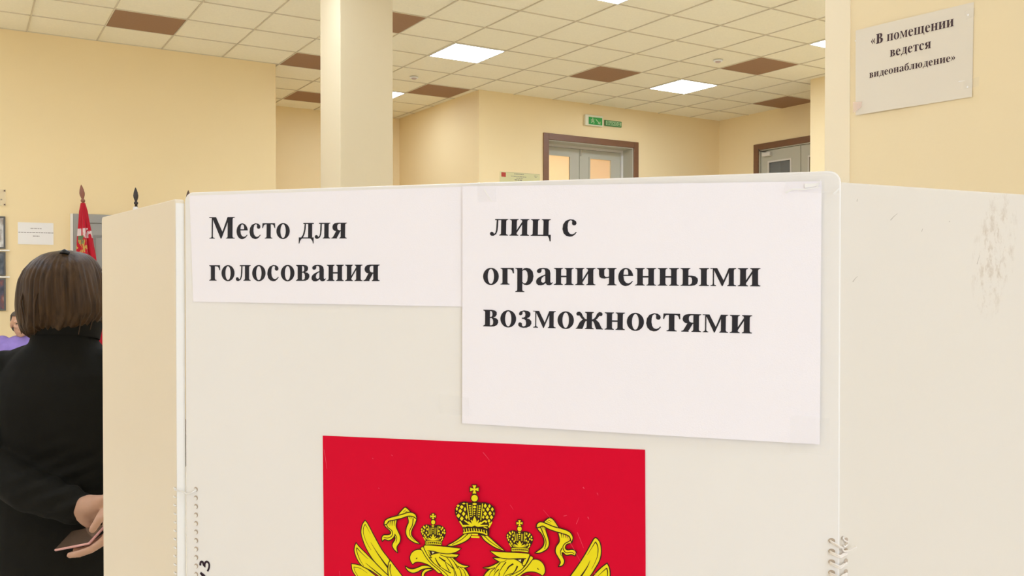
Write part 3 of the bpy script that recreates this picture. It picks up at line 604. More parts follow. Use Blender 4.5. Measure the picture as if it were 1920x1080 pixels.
# ---- red crest poster
EMBLEM = [
('f','y',1,1,'-118.26 -15.49 -113.10 -15.55 -105.84 -17.06 -98.63 -21.30 -90.27 -26.50 -78.41 -34.57 -70.17 -44.57 -87.94 -46.48 -104.09 -37.22 -113.74 -26.08 -117.37 -20.92'),
('s','k',0.5,0.3,'-116.14 -18.05 -114.94 -21.79 -111.92 -25.90 -104.09 -35.02'),
('s','k',0.5,0.2,'-116.14 -17.77 -109.47 -18.51 -102.24 -22.20'),
('f','y',1,1,'-113.64 4.22 -110.02 0.69 -103.99 -4.26 -96.20 -10.66 -87.86 -16.98 -80.74 -21.74 -70.14 -30.46 -64.29 -39.61 -76.04 -35.96 -90.26 -23.77 -98.63 -19.11 -107.65 -15.59 -112.47 -9.99 -115.18 -3.07 -114.86 1.36'),
('s','k',0.8,0.3,'-113.05 0.42 -113.06 -2.88 -110.05 -10.31 -105.84 -15.96'),
('s','k',0.7,0.2,'-113.05 0.42 -108.22 -4.09 -101.60 -8.98'),
('s','k',0.3,1,'-104.02 -13.04 -96.82 -17.84 -87.87 -23.53'),
('f','y',1,1,'-104.50 25.88 -102.40 23.85 -96.13 13.42 -87.81 0.49 -79.52 -9.10 -76.00 -18.01 -71.30 -26.23 -80.74 -21.74 -89.04 -15.45 -96.20 -9.02 -102.78 0.24 -106.67 8.68 -108.28 15.14 -106.93 22.39'),
('s','k',0.6,0.25,'-104.39 22.87 -106.03 19.72 -106.17 14.22 -103.36 6.77 -98.57 -0.48'),
('s','k',0.5,0.15,'-104.39 22.87 -102.12 19.49 -99.13 14.26'),
('s','k',0.2,1.5,'-98.85 6.62 -92.59 -2.12 -85.46 -10.75 -81.02 -15.50'),
('f','y',1,1,'-79.22 -8.53 -74.81 -13.54 -68.93 -20.03 -58.43 -32.51 -55.54 -40.85 -70.16 -39.14 -78.39 -29.12 -80.45 -22.80 -81.21 -18.51 -80.71 -11.93'),
('s','k',0.9,0.4,'-79.23 -11.79 -79.54 -17.26 -77.79 -23.62'),
('f','y',1,1,'121.24 7.72 122.76 4.84 123.53 0.38 122.96 -4.97 118.00 -13.42 108.40 -23.92 94.84 -33.01 100.28 -17.15 109.55 -4.03 114.16 1.36 117.99 5.14'),
('s','k',0.8,0.3,'121.05 4.30 121.81 0.97 121.43 -2.85 118.00 -9.63'),
('s','k',0.6,0.2,'120.67 3.88 117.23 0.52 113.40 -3.27'),
('f','y',1,1,'111.08 28.59 112.81 27.98 114.92 24.94 115.88 20.10 115.69 14.78 114.16 9.33 111.09 3.72 107.24 -2.73 100.28 -11.43 87.03 -26.20 77.58 -32.98 83.10 -17.01 89.77 -5.98 94.84 1.40 100.28 9.93 104.92 17.98 109.16 25.95'),
('s','k',0.8,0.25,'111.28 25.76 113.01 22.87 113.58 19.13 113.01 13.77 111.09 8.28 108.01 1.91'),
('s','k',0.6,0.15,'111.01 25.17 107.62 19.36 104.15 13.72'),
('s','k',0.2,1.6,'106.66 9.19 104.15 3.44 98.73 -5.09 92.89 -12.94'),
('f','y',1,1,'-25.83 -7.80 -9.03 -6.20 -0.49 -24.41 3.51 -33.51 8.03 -23.54 19.49 -3.48 34.26 -6.77 24.40 -31.30 36.66 -58.17 39.06 -104.86 19.33 -140.69 4.32 -176.28 -12.30 -145.34 -31.17 -114.32 -29.53 -65.90 -18.22 -35.81'),
('f','k',0.5,1,'-44.66 9.39 -44.89 13.40 -46.81 16.37 -48.49 19.81 -48.82 22.91 -46.79 25.77 -43.90 27.26 -41.50 27.32 -39.10 26.85 -35.28 27.16 -32.89 27.71 -30.04 27.68 -26.72 26.08 -25.06 23.11 -25.54 19.96 -27.21 16.26 -28.78 13.02 -28.79 10.57 -36.99 10.42'),
('f','y',0,0,'-48.91 22.91 -48.29 23.83 -48.00 24.19 -47.63 23.81 -47.08 23.06 -47.71 22.14 -48.00 21.77 -48.37 22.15'),
('f','y',0,0,'-46.99 21.81 -46.36 22.74 -46.07 23.10 -45.71 22.72 -45.16 21.97 -45.78 21.04 -46.08 20.68 -46.44 21.06'),
('f','y',0,0,'-46.02 24.40 -45.40 25.32 -45.10 25.68 -44.74 25.30 -44.19 24.55 -44.82 23.63 -45.11 23.27 -45.47 23.65'),
('f','y',0,0,'-44.49 20.14 -43.87 21.06 -43.58 21.43 -43.21 21.05 -42.67 20.30 -43.29 19.38 -43.58 19.01 -43.94 19.39'),
('f','y',0,0,'-47.96 19.04 -47.33 19.97 -47.04 20.33 -46.68 19.95 -46.13 19.20 -46.75 18.28 -47.05 17.91 -47.41 18.29'),
('f','y',0,0,'-46.18 17.67 -45.56 18.60 -45.26 18.96 -44.90 18.58 -44.35 17.83 -44.97 16.91 -45.27 16.54 -45.63 16.92'),
('f','y',0,0,'-43.76 23.25 -43.14 24.17 -42.85 24.53 -42.48 24.15 -41.94 23.40 -42.56 22.48 -42.85 22.11 -43.22 22.49'),
('f','y',0,0,'-42.91 18.26 -42.29 19.19 -42.00 19.55 -41.63 19.17 -41.09 18.42 -41.71 17.50 -42.00 17.13 -42.36 17.51'),
('f','y',0,0,'-44.33 26.15 -43.71 27.07 -43.42 27.43 -43.05 27.05 -42.51 26.30 -43.13 25.38 -43.42 25.02 -43.79 25.40'),
('f','y',0,0,'-46.98 25.31 -46.36 26.23 -46.06 26.59 -45.70 26.21 -45.15 25.46 -45.78 24.53 -46.07 24.17 -46.43 24.55'),
('f','y',0,0,'-48.92 20.76 -48.29 21.68 -48.00 22.04 -47.63 21.66 -47.09 20.91 -47.71 19.99 -48.01 19.62 -48.37 20.00'),
('f','y',0,0,'-45.08 16.07 -44.45 16.99 -44.16 17.35 -43.80 16.97 -43.25 16.22 -43.87 15.30 -44.17 14.94 -44.53 15.32'),
('f','y',0,0,'-31.42 26.14 -30.81 27.06 -30.52 27.42 -30.15 27.04 -29.61 26.29 -30.23 25.37 -30.52 25.01 -30.88 25.39'),
('f','y',0,0,'-29.90 24.40 -29.29 25.31 -29.00 25.67 -28.64 25.29 -28.10 24.55 -28.71 23.63 -29.00 23.27 -29.36 23.65'),
('f','y',0,0,'-28.58 21.84 -27.96 22.76 -27.67 23.12 -27.31 22.74 -26.77 21.99 -27.39 21.08 -27.68 20.71 -28.04 21.09'),
('f','y',0,0,'-30.15 19.35 -29.53 20.27 -29.24 20.63 -28.88 20.25 -28.34 19.50 -28.96 18.59 -29.25 18.22 -29.61 18.60'),
('f','y',0,0,'-27.15 23.83 -26.53 24.74 -26.25 25.10 -25.89 24.72 -25.35 23.98 -25.96 23.06 -26.25 22.70 -26.61 23.08'),
('f','y',0,0,'-32.29 22.73 -31.67 23.65 -31.38 24.01 -31.02 23.63 -30.48 22.88 -31.09 21.96 -31.38 21.60 -31.74 21.98'),
('f','y',0,0,'-28.82 17.24 -28.21 18.15 -27.92 18.52 -27.56 18.14 -27.02 17.39 -27.63 16.48 -27.92 16.11 -28.28 16.49'),
('f','y',0,0,'-31.91 20.09 -31.29 21.01 -31.00 21.37 -30.64 20.99 -30.10 20.24 -30.72 19.33 -31.01 18.96 -31.37 19.34'),
('f','y',0,0,'-28.81 25.91 -28.19 26.83 -27.90 27.19 -27.54 26.81 -27.00 26.06 -27.62 25.15 -27.91 24.79 -28.27 25.16'),
('f','y',0,0,'-26.77 21.41 -26.16 22.33 -25.87 22.69 -25.51 22.31 -24.97 21.56 -25.59 20.65 -25.88 20.29 -26.23 20.67'),
('f','y',0,0,'-30.96 16.83 -30.35 17.75 -30.06 18.11 -29.70 17.73 -29.16 16.99 -29.77 16.07 -30.06 15.71 -30.42 16.08'),
('s','y',0.75,0.75,'-41.60 26.64 -40.65 18.90'),
('s','y',0.75,0.75,'-32.09 27.33 -32.91 19.34'),
('s','y',0.42,0.42,'-39.97 25.21 -39.41 19.14'),
('s','y',0.42,0.42,'-38.82 25.31 -38.50 19.22'),
('s','y',0.42,0.42,'-35.19 25.61 -35.49 19.47'),
('s','y',0.42,0.42,'-33.95 25.71 -34.44 19.56'),
('f','y',0,0,'-35.95 27.02 -36.07 26.70 -36.42 26.42 -36.92 26.24 -37.47 26.20 -37.97 26.29 -38.31 26.51 -38.44 26.81 -38.31 27.13 -37.97 27.41 -37.47 27.59 -36.91 27.63 -36.42 27.54 -36.07 27.31'),
('f','y',0,0,'-36.14 25.08 -36.24 24.80 -36.50 24.56 -36.89 24.41 -37.31 24.38 -37.70 24.47 -37.96 24.66 -38.06 24.92 -37.96 25.20 -37.69 25.44 -37.31 25.59 -36.89 25.63 -36.50 25.54 -36.24 25.35'),
('f','y',0,0,'-36.43 23.14 -36.50 22.92 -36.67 22.74 -36.92 22.62 -37.20 22.60 -37.44 22.67 -37.62 22.83 -37.68 23.04 -37.62 23.26 -37.44 23.44 -37.19 23.56 -36.92 23.58 -36.67 23.50 -36.50 23.35'),
('f','y',0,0,'-36.58 21.48 -36.62 21.30 -36.74 21.15 -36.92 21.06 -37.11 21.04 -37.28 21.11 -37.40 21.24 -37.44 21.41 -37.40 21.58 -37.28 21.73 -37.11 21.83 -36.91 21.84 -36.74 21.78 -36.62 21.65'),
('s','y',1.1,0.5,'-36.98 14.31 -39.84 17.77'),
('s','y',1.1,0.5,'-36.98 14.31 -42.10 15.96'),
('s','y',1.1,0.5,'-36.98 14.31 -44.41 15.14'),
('s','y',1.1,0.5,'-36.98 14.31 -34.11 18.25'),
('s','y',1.1,0.5,'-36.98 14.31 -31.87 16.84'),
('s','y',1.1,0.5,'-36.98 14.31 -29.49 16.42'),
('s','y',0.6,0.5,'-36.98 13.99 -43.21 13.77'),
('s','y',0.6,0.5,'-36.98 13.99 -30.78 14.84'),
('f','y',0,1,'-36.97 19.80 -35.78 17.53 -36.26 14.82 -37.69 14.69 -38.17 17.33'),
('s','y',1,1,'-46.33 16.18 -44.41 13.22'),
('s','y',1,1,'-27.59 16.23 -29.35 14.08'),
('s','y',0.9,0.9,'-44.22 11.94 -36.98 13.01 -29.02 13.17'),
('s','y',0.95,0.95,'-44.22 9.88 -36.99 10.78 -29.03 10.86'),
('s','y',0.75,0.75,'-43.84 11.61 -43.84 10.27'),
('s','y',0.75,0.75,'-42.01 11.77 -42.01 10.43'),
('s','y',0.75,0.75,'-40.19 11.93 -40.19 10.59'),
('s','y',0.75,0.75,'-38.37 12.09 -38.37 10.75'),
('s','y',0.75,0.75,'-36.55 12.25 -36.55 10.91'),
('s','y',0.75,0.75,'-34.74 12.41 -34.74 11.07'),
('s','y',0.75,0.75,'-32.92 12.56 -32.93 11.23'),
('s','y',0.75,0.75,'-31.11 12.72 -31.12 11.39'),
('s','y',0.75,0.75,'-29.31 12.88 -29.31 11.55'),
('f','y',0.7,0,'-34.89 30.49 -35.08 29.58 -35.61 28.83 -36.38 28.37 -37.23 28.30 -38.00 28.63 -38.53 29.30 -38.72 30.18 -38.52 31.09 -37.99 31.84 -37.22 32.30 -36.37 32.37 -35.61 32.03 -35.08 31.36'),
('f','y',0.7,0,'-38.17 37.90 -35.79 38.08 -36.62 35.95 -34.40 36.89 -34.41 34.68 -36.62 35.27 -35.80 33.27 -38.18 33.08 -37.34 35.22 -39.57 34.27 -39.56 36.49 -37.34 35.89'),
('f','k',0.5,1,'36.60 10.87 36.36 14.92 34.45 17.96 32.77 21.48 32.43 24.62 34.46 27.45 37.33 28.88 39.73 28.88 42.12 28.34 45.93 28.55 48.31 29.05 51.16 28.94 54.47 27.24 56.12 24.20 55.65 21.04 53.99 17.35 52.43 14.12 52.42 11.65 44.25 11.71'),
('f','y',0,0,'32.39 24.60 32.98 25.49 33.25 25.84 33.60 25.47 34.11 24.74 33.53 23.85 33.25 23.50 32.91 23.87'),
('f','y',0,0,'34.31 23.44 34.90 24.34 35.17 24.69 35.52 24.32 36.03 23.59 35.45 22.70 35.17 22.34 34.83 22.71'),
('f','y',0,0,'35.27 26.03 35.86 26.92 36.13 27.27 36.48 26.90 36.99 26.17 36.41 25.28 36.13 24.93 35.79 25.30'),
('f','y',0,0,'36.80 21.69 37.39 22.59 37.66 22.94 38.01 22.57 38.52 21.84 37.94 20.95 37.66 20.60 37.32 20.97'),
('f','y',0,0,'33.35 20.68 33.93 21.57 34.21 21.92 34.55 21.55 35.07 20.83 34.48 19.93 34.21 19.58 33.86 19.95'),
('f','y',0,0,'35.12 19.25 35.71 20.14 35.98 20.49 36.33 20.12 36.84 19.40 36.26 18.50 35.98 18.15 35.64 18.52'),
('f','y',0,0,'37.53 24.80 38.11 25.70 38.39 26.05 38.73 25.68 39.24 24.95 38.66 24.06 38.38 23.71 38.04 24.08'),
('f','y',0,0,'38.38 19.76 38.97 20.65 39.24 21.00 39.59 20.63 40.10 19.91 39.52 19.01 39.24 18.66 38.90 19.03'),
('f','y',0,0,'36.95 27.75 37.54 28.64 37.81 28.99 38.16 28.62 38.67 27.89 38.09 27.00 37.81 26.65 37.47 27.02'),
('f','y',0,0,'34.31 26.97 34.90 27.86 35.18 28.21 35.52 27.84 36.04 27.11 35.45 26.22 35.17 25.87 34.83 26.24'),
('f','y',0,0,'32.39 22.43 32.97 23.32 33.25 23.67 33.59 23.31 34.11 22.58 33.52 21.68 33.25 21.33 32.90 21.70'),
('f','y',0,0,'36.23 17.60 36.81 18.49 37.09 18.84 37.43 18.48 37.94 17.75 37.36 16.85 37.08 16.50 36.74 16.87'),
('f','y',0,0,'49.83 27.40 50.41 28.29 50.68 28.64 51.02 28.27 51.53 27.55 50.95 26.66 50.68 26.31 50.34 26.68'),
('f','y',0,0,'51.35 25.60 51.93 26.49 52.20 26.84 52.54 26.47 53.05 25.75 52.47 24.86 52.20 24.51 51.86 24.88'),
('f','y',0,0,'52.67 22.99 53.25 23.88 53.52 24.23 53.86 23.86 54.37 23.14 53.79 22.25 53.52 21.90 53.18 22.27'),
('f','y',0,0,'51.11 20.52 51.68 21.41 51.96 21.76 52.30 21.39 52.81 20.67 52.23 19.78 51.96 19.43 51.62 19.79'),
('f','y',0,0,'54.09 24.96 54.67 25.84 54.94 26.19 55.28 25.83 55.79 25.10 55.21 24.22 54.94 23.87 54.60 24.23'),
('f','y',0,0,'48.97 23.99 49.55 24.87 49.83 25.22 50.17 24.86 50.67 24.13 50.10 23.24 49.82 22.89 49.48 23.26'),
('f','y',0,0,'52.43 18.36 53.01 19.24 53.28 19.59 53.62 19.23 54.13 18.50 53.55 17.62 53.28 17.27 52.94 17.63'),
('f','y',0,0,'49.35 21.31 49.93 22.20 50.20 22.55 50.54 22.18 51.05 21.46 50.47 20.57 50.20 20.22 49.86 20.59'),
('f','y',0,0,'52.44 27.10 53.02 27.99 53.29 28.34 53.63 27.97 54.13 27.25 53.56 26.36 53.29 26.01 52.95 26.38'),
('f','y',0,0,'54.47 22.51 55.05 23.40 55.32 23.75 55.66 23.38 56.16 22.66 55.59 21.77 55.32 21.42 54.98 21.79'),
('f','y',0,0,'50.30 18.00 50.88 18.89 51.15 19.24 51.49 18.87 52.00 18.15 51.42 17.26 51.15 16.91 50.81 17.28'),
('s','y',0.75,0.75,'39.63 28.20 40.58 20.36'),
('s','y',0.75,0.75,'49.12 28.64 48.30 20.60'),
('s','y',0.42,0.42,'41.26 26.71 41.82 20.57'),
('s','y',0.42,0.42,'42.40 26.78 42.73 20.63'),
('s','y',0.42,0.42,'46.02 26.98 45.73 20.81'),
('s','y',0.42,0.42,'47.26 27.05 46.78 20.87'),
('f','y',0,0,'45.19 28.45 45.08 28.14 44.75 27.87 44.28 27.70 43.76 27.66 43.30 27.75 42.97 27.97 42.85 28.26 42.97 28.57 43.30 28.83 43.76 29.01 44.29 29.05 44.75 28.96 45.08 28.74'),
('f','y',0,0,'45.02 26.50 44.93 26.23 44.68 26.00 44.32 25.85 43.92 25.82 43.56 25.90 43.31 26.09 43.22 26.35 43.31 26.62 43.56 26.85 43.92 27.00 44.32 27.03 44.68 26.95 44.93 26.76'),
('f','y',0,0,'44.75 24.54 44.69 24.33 44.53 24.15 44.29 24.04 44.03 24.02 43.80 24.09 43.64 24.24 43.58 24.44 43.64 24.65 43.80 24.83 44.03 24.95 44.30 24.97 44.53 24.90 44.69 24.74'),
('f','y',0,0,'44.62 22.86 44.58 22.69 44.46 22.55 44.30 22.46 44.12 22.44 43.96 22.50 43.85 22.63 43.81 22.79 43.85 22.97 43.96 23.11 44.12 23.20 44.30 23.22 44.46 23.16 44.58 23.03'),
('s','y',1.1,0.5,'44.25 15.63 41.39 19.19'),
('s','y',1.1,0.5,'44.25 15.63 39.14 17.44'),
('s','y',1.1,0.5,'44.25 15.63 36.84 16.66'),
('s','y',1.1,0.5,'44.25 15.63 47.11 19.54'),
('s','y',1.1,0.5,'44.25 15.63 49.35 18.06'),
('s','y',1.1,0.5,'44.25 15.63 51.72 17.57'),
('s','y',0.6,0.5,'44.25 15.32 38.04 15.25'),
('s','y',0.6,0.5,'44.25 15.32 50.44 16.01'),
('f','y',0,1,'44.26 21.17 45.45 18.85 44.97 16.13 43.54 16.04 43.06 18.71'),
('s','y',1,1,'34.93 17.77 36.84 14.72'),
('s','y',1,1,'53.61 17.33 51.86 15.20'),
('s','y',0.9,0.9,'37.03 13.43 44.25 14.33 52.19 14.28'),
('s','y',0.95,0.95,'37.03 11.35 44.25 12.07 52.19 11.95'),
('s','y',0.75,0.75,'37.42 13.06 37.42 11.76'),
('s','y',0.75,0.75,'39.24 13.18 39.24 11.88'),
('s','y',0.75,0.75,'41.05 13.29 41.05 11.99'),
('s','y',0.75,0.75,'42.87 13.40 42.87 12.11'),
('s','y',0.75,0.75,'44.68 13.52 44.68 12.22'),
('s','y',0.75,0.75,'46.49 13.63 46.49 12.33'),
('s','y',0.75,0.75,'48.30 13.74 48.30 12.45'),
('s','y',0.75,0.75,'50.10 13.86 50.10 12.56'),
('s','y',0.75,0.75,'51.90 13.97 51.90 12.67'),
('f','y',0.7,0,'46.20 31.50 46.00 30.54 45.45 29.75 44.66 29.26 43.78 29.19 42.98 29.54 42.44 30.25 42.24 31.17 42.44 32.13 42.99 32.92 43.78 33.41 44.66 33.48 45.45 33.13 46.00 32.42'),
('f','y',0.7,0,'42.98 38.76 45.47 38.96 44.60 36.66 46.92 37.68 46.92 35.29 44.60 35.93 45.46 33.77 42.98 33.57 43.85 35.87 41.52 34.85 41.52 37.24 43.85 36.60'),
('f','y',1,1,'-4.85 23.26 -7.42 21.50 -12.11 17.57 -17.76 13.54 -22.72 10.79 -18.71 10.88 -12.12 13.15 -6.02 16.33 -2.29 19.29 -0.42 22.09 0.28 23.69'),
('s','k',0.6,0.4,'-3.21 23.09 -9.77 17.11 -18.70 11.81'),
('f','y',1,1,'6.17 23.75 8.94 22.54 11.70 19.18 16.30 16.08 22.26 13.11 30.01 11.10 24.54 15.06 19.52 18.98 15.39 22.12 14.01 23.54 9.87 24.06'),
('s','k',0.6,0.4,'11.02 23.07 17.22 17.91 27.28 12.25'),
('f','y',1,1,'-63.35 -12.31 -60.91 -13.66 -57.03 -13.96 -52.18 -12.37 -47.35 -10.11 -42.06 -9.61 -38.46 -10.61 -43.02 -11.40 -47.84 -12.85 -52.19 -15.51 -56.55 -16.84 -60.43 -15.86 -62.62 -13.82'),
('f','y',1,1,'-37.75 -12.32 -42.07 -13.86 -45.44 -16.65 -46.41 -20.33 -47.76 -20.46 -47.36 -16.39 -44.95 -13.47 -41.58 -12.25'),
('f','y',1,1,'-39.64 -0.89 -35.81 1.70 -30.09 3.11 -23.92 3.67 -12.60 3.28 -14.95 0.94 -18.02 -0.14 -15.43 -2.20 -12.14 -4.32 -7.46 -5.78 -3.03 -5.98 -6.29 -7.30 -8.17 -7.35 -4.67 -10.90 -1.87 -15.92 -0.02 -22.34 -16.88 -24.05 -22.06 -17.03 -26.32 -13.45 -32.97 -8.74 -37.73 -4.28'),
('s','k',0.65,1.17,'-34.86 -1.34 -32.48 -5.58 -29.63 -8.87'),
('s','k',0.7,1.26,'-31.04 -0.32 -28.19 -2.06 -24.88 -3.75'),
('s','k',0.4,0.72,'-25.35 -4.02 -23.94 -7.44 -21.34 -11.85'),
('s','k',0.45,0.81,'-29.40 -9.07 -24.89 -11.53 -19.69 -13.69'),
('s','k',0.4,0.72,'-24.88 -4.42 -21.57 -6.32 -17.56 -9.49'),
('s','k',0.4,0.72,'-23.92 0.34 -20.15 -3.97 -17.33 -9.02'),
('s','k',0.4,0.72,'-20.61 0.42 -16.84 -3.22 -13.09 -8.84'),
('s','k',0.4,0.72,'-16.85 -8.76 -15.45 -12.39 -14.04 -17.12'),
('s','k',0.4,0.72,'-13.32 -6.87 -10.75 -10.60 -9.12 -15.75'),
('s','k',0.3,0.54,'-17.32 -7.69 -16.86 -11.20 -15.93 -16.42'),
('s','k',0.3,0.54,'-14.97 -5.26 -12.15 -7.20 -7.93 -7.33'),
('s','k',0.4,0.72,'-30.09 1.77 -23.45 0.38 -14.95 0.86'),
('s','k',0.3,0.54,'-11.68 -7.16 -7.47 -10.29 -5.14 -15.36'),
('f','y',0.7,1,'-48.37 5.84 -47.31 7.01 -45.87 6.60 -43.95 3.19 -41.56 -1.06 -37.74 -5.62 -32.01 -9.54 -26.32 -13.45 -22.06 -17.03 -24.43 -17.26 -29.17 -14.17 -33.92 -10.62 -39.65 -5.80 -43.96 -1.29 -46.84 3.38'),
('f','y',0.8,1,'-48.04 4.07 -51.17 4.33 -54.56 3.13 -57.48 0.62 -58.94 -2.67 -58.71 -5.80 -57.50 -7.93 -56.53 -9.10 -55.07 -7.70 -52.65 -6.58 -48.79 -6.44 -44.45 -7.15 -41.09 -8.18 -37.74 -10.09 -34.88 -12.05 -31.55 -14.49 -29.17 -14.17 -32.97 -11.19 -37.74 -8.08 -41.57 -4.64 -45.40 0.15'),
('f','k',0,0,'-53.85 -4.35 -52.64 -2.76 -51.92 -2.92 -52.40 -4.22'),
('f','y',0.8,1,'-45.48 7.53 -44.42 8.88 -31.03 9.35 -21.54 9.30 -10.34 9.15 -14.01 6.34 -19.19 4.32 -23.92 3.67 -31.04 3.82 -35.80 4.60 -42.12 4.92 -40.12 -0.04 -38.92 -1.27 -40.60 -0.98 -43.47 3.23'),
('f','k',0.2,0,'-42.03 4.79 -35.80 4.55 -31.04 3.74 -33.90 2.67 -37.00 1.50 -39.16 0.27'),
('f','w',0,0,'-38.10 3.94 -35.23 3.80 -37.15 2.02'),
('f','y',0,0,'-41.64 4.61 -40.59 4.39 -39.06 0.95 -39.88 0.88'),
('f','y',0.5,1,'47.15 -9.97 51.64 -8.97 57.44 -9.17 52.53 -10.52'),
('f','y',1,1,'20.64 3.58 25.44 3.89 34.54 4.56 41.77 3.80 46.27 2.05 48.06 -0.15 45.81 -4.26 40.86 -7.34 33.62 -11.53 26.33 -19.66 8.88 -21.43 11.66 -13.70 13.97 -9.96 18.34 -5.95 14.90 -6.02 11.44 -5.96 16.28 -4.92 21.78 -2.21 26.58 0.86 24.07 1.84'),
('s','k',1.17,0.52,'38.61 0.25 34.53 -2.74 32.72 -5.09'),
('s','k',0.63,0.28,'34.53 -3.18 30.90 -8.31 29.07 -11.98'),
('s','k',1.17,0.52,'42.44 -1.34 40.41 -5.65 38.15 -8.26'),
('s','k',0.72,0.32,'32.04 1.15 28.63 -3.31 25.43 -8.85'),
('s','k',0.72,0.32,'26.81 0.22 23.15 -4.27 21.09 -8.83'),
('s','k',0.63,0.28,'38.15 -8.26 33.62 -9.79 29.07 -12.41'),
('s','k',0.72,0.32,'25.43 -5.79 22.23 -9.16 20.40 -12.83'),
('s','k',0.63,0.28,'21.78 -5.05 18.11 -8.69 15.81 -13.29'),
('s','k',0.72,0.32,'25.89 -8.80 25.43 -11.46 24.05 -14.22'),
('s','k',0.54,0.24,'26.81 0.66 30.00 1.39 32.72 3.17'),
('s','k',0.54,0.24,'18.11 -6.06 20.41 -5.18 22.24 -4.35'),
('f','y',0.7,1,'56.33 7.10 55.22 8.20 54.10 8.10 52.54 4.16 49.40 -0.89 45.81 -4.70 40.86 -7.78 34.52 -11.44 39.05 -11.21 43.11 -9.29 47.16 -5.86 51.19 -1.58 54.33 3.03'),
('f','y',0.8,1,'56.56 5.31 59.67 5.81 63.22 4.72 65.88 1.97 66.98 -1.36 66.76 -4.82 64.99 -7.44 62.77 -6.07 59.22 -4.91 54.77 -4.78 50.30 -5.77 47.16 -7.59 43.56 -10.55 40.40 -10.86 45.81 -7.29 50.75 -2.28 54.32 2.38'),
('f','k',0,0,'60.20 -1.37 61.00 -1.29 62.24 -2.76 60.78 -2.47'),
('f','y',0.8,1,'18.04 9.32 22.25 9.27 30.00 9.54 39.07 9.92 48.07 10.22 52.77 10.13 53.21 9.18 51.87 5.82 49.40 0.84 48.06 -0.15 47.16 0.63 50.30 6.28 46.27 5.91 39.06 5.06 32.27 4.44 26.81 4.80 22.25 6.56'),
('f','k',0.2,0,'50.21 6.14 41.77 5.23 39.06 4.72 43.57 3.10 47.16 0.84'),
('f','w',0,0,'42.89 4.03 45.82 4.91 45.46 2.71'),
('f','y',0,0,'49.05 5.30 50.08 5.39 48.06 1.36 47.16 1.58'),
('f','y',1,1,'-60.61 34.08 -55.75 35.81 -53.04 33.78 -54.31 28.29 -57.23 22.67 -58.21 18.09 -55.80 14.25 -50.00 10.09 -54.84 11.01 -60.65 14.28 -62.78 18.60 -62.09 24.06 -60.13 28.72'),
('s','k',0.8,0.3,'-55.95 32.65 -56.74 26.30 -59.47 20.68 -58.90 16.23 -54.35 11.95'),
('s','k',0.5,0.2,'-59.15 33.75 -58.86 31.52'),
('s','k',0.5,0.2,'-57.50 34.33 -57.31 31.65'),
('f','y',1,1,'-71.84 33.02 -65.46 40.28 -63.31 41.43 -59.14 38.24 -65.47 35.05'),
('s','k',0.5,0.2,'-65.47 37.75 -63.02 40.01'),
('s','k',0.5,0.2,'-63.52 37.46 -61.08 38.99'),
('f','y',1,1,'-82.19 26.94 -72.34 29.73 -73.33 24.04 -71.38 19.69 -68.95 14.47 -69.45 9.91 -72.40 5.14 -71.73 0.49 -74.86 3.11 -76.33 6.60 -73.36 12.29 -74.14 16.29 -76.31 12.94 -80.26 10.60 -84.21 11.35 -86.39 9.71 -86.78 12.04 -85.19 14.44 -81.23 15.05 -78.27 16.21 -77.77 18.25 -80.23 20.76 -83.39 23.22 -84.17 25.42'),
('s','k',0.7,0.5,'-82.39 26.02 -81.21 22.49 -76.79 19.23 -76.80 15.16 -80.75 12.56 -85.20 12.63'),
('s','k',0.8,0.3,'-74.14 16.74 -72.18 13.29 -73.18 8.68'),
('s','k',0.7,0.15,'-80.01 28.03 -79.43 23.72'),
('s','k',0.7,0.15,'-78.04 28.37 -77.86 23.85'),
('s','k',0.7,0.15,'-76.07 28.70 -76.28 23.98'),
('s','k',0.7,0.15,'-74.11 29.04 -74.71 24.11'),
('f','y',1,1,'-84.37 24.77 -83.67 27.73 -80.21 30.37 -73.31 32.72 -65.47 35.32 -59.63 37.40 -54.29 36.19 -52.85 32.90 -55.27 34.32 -60.60 34.62 -67.44 32.10 -75.28 29.76 -80.21 28.37 -82.39 25.57'),
('f','y',1,1,'60.75 35.88 63.42 37.39 67.40 36.43 67.39 33.00 69.60 26.32 70.65 21.27 69.60 17.32 66.95 14.77 62.52 12.40 58.96 11.90 63.85 15.52 66.51 19.19 66.77 24.37 64.30 29.31 61.20 32.48'),
('s','k',0.8,0.5,'63.24 34.80 66.24 27.75 68.27 21.92 66.95 15.80'),
('s','k',0.5,0.2,'65.01 35.37 65.63 32.42'),
('s','k',0.5,0.2,'66.25 35.48 66.78 32.52'),
('f','y',1,1,'66.78 39.21 70.93 42.71 74.01 42.10 79.09 35.50 72.25 36.82'),
('s','k',0.5,0.2,'68.72 39.96 72.25 38.53'),
('s','k',0.5,0.2,'70.05 41.35 73.13 39.89'),
('f','y',1,1,'79.27 31.42 87.12 30.80 91.03 27.31 90.60 23.87 86.25 21.79 84.94 18.26 87.12 16.59 91.46 17.32 94.32 15.87 93.63 12.92 90.59 13.67 86.25 12.67 83.63 14.57 81.89 14.41 82.76 10.39 84.15 7.11 82.76 3.57 79.96 2.28 81.45 6.00 79.26 10.07 76.98 14.14 77.51 18.46 80.58 23.85'),
('s','k',0.7,0.5,'89.29 28.86 89.73 25.50 84.94 22.10 83.20 18.54 85.81 14.51 90.59 15.20 93.02 14.31'),
('s','k',0.8,0.3,'82.32 18.03 81.01 14.50 81.89 11.17'),
('s','k',0.7,0.15,'81.71 30.77 82.33 26.56'),
('s','k',0.7,0.15,'83.64 30.59 84.07 26.71'),
('s','k',0.7,0.15,'85.55 30.41 85.81 26.86'),
('s','k',0.7,0.15,'87.47 30.24 87.55 27.01'),
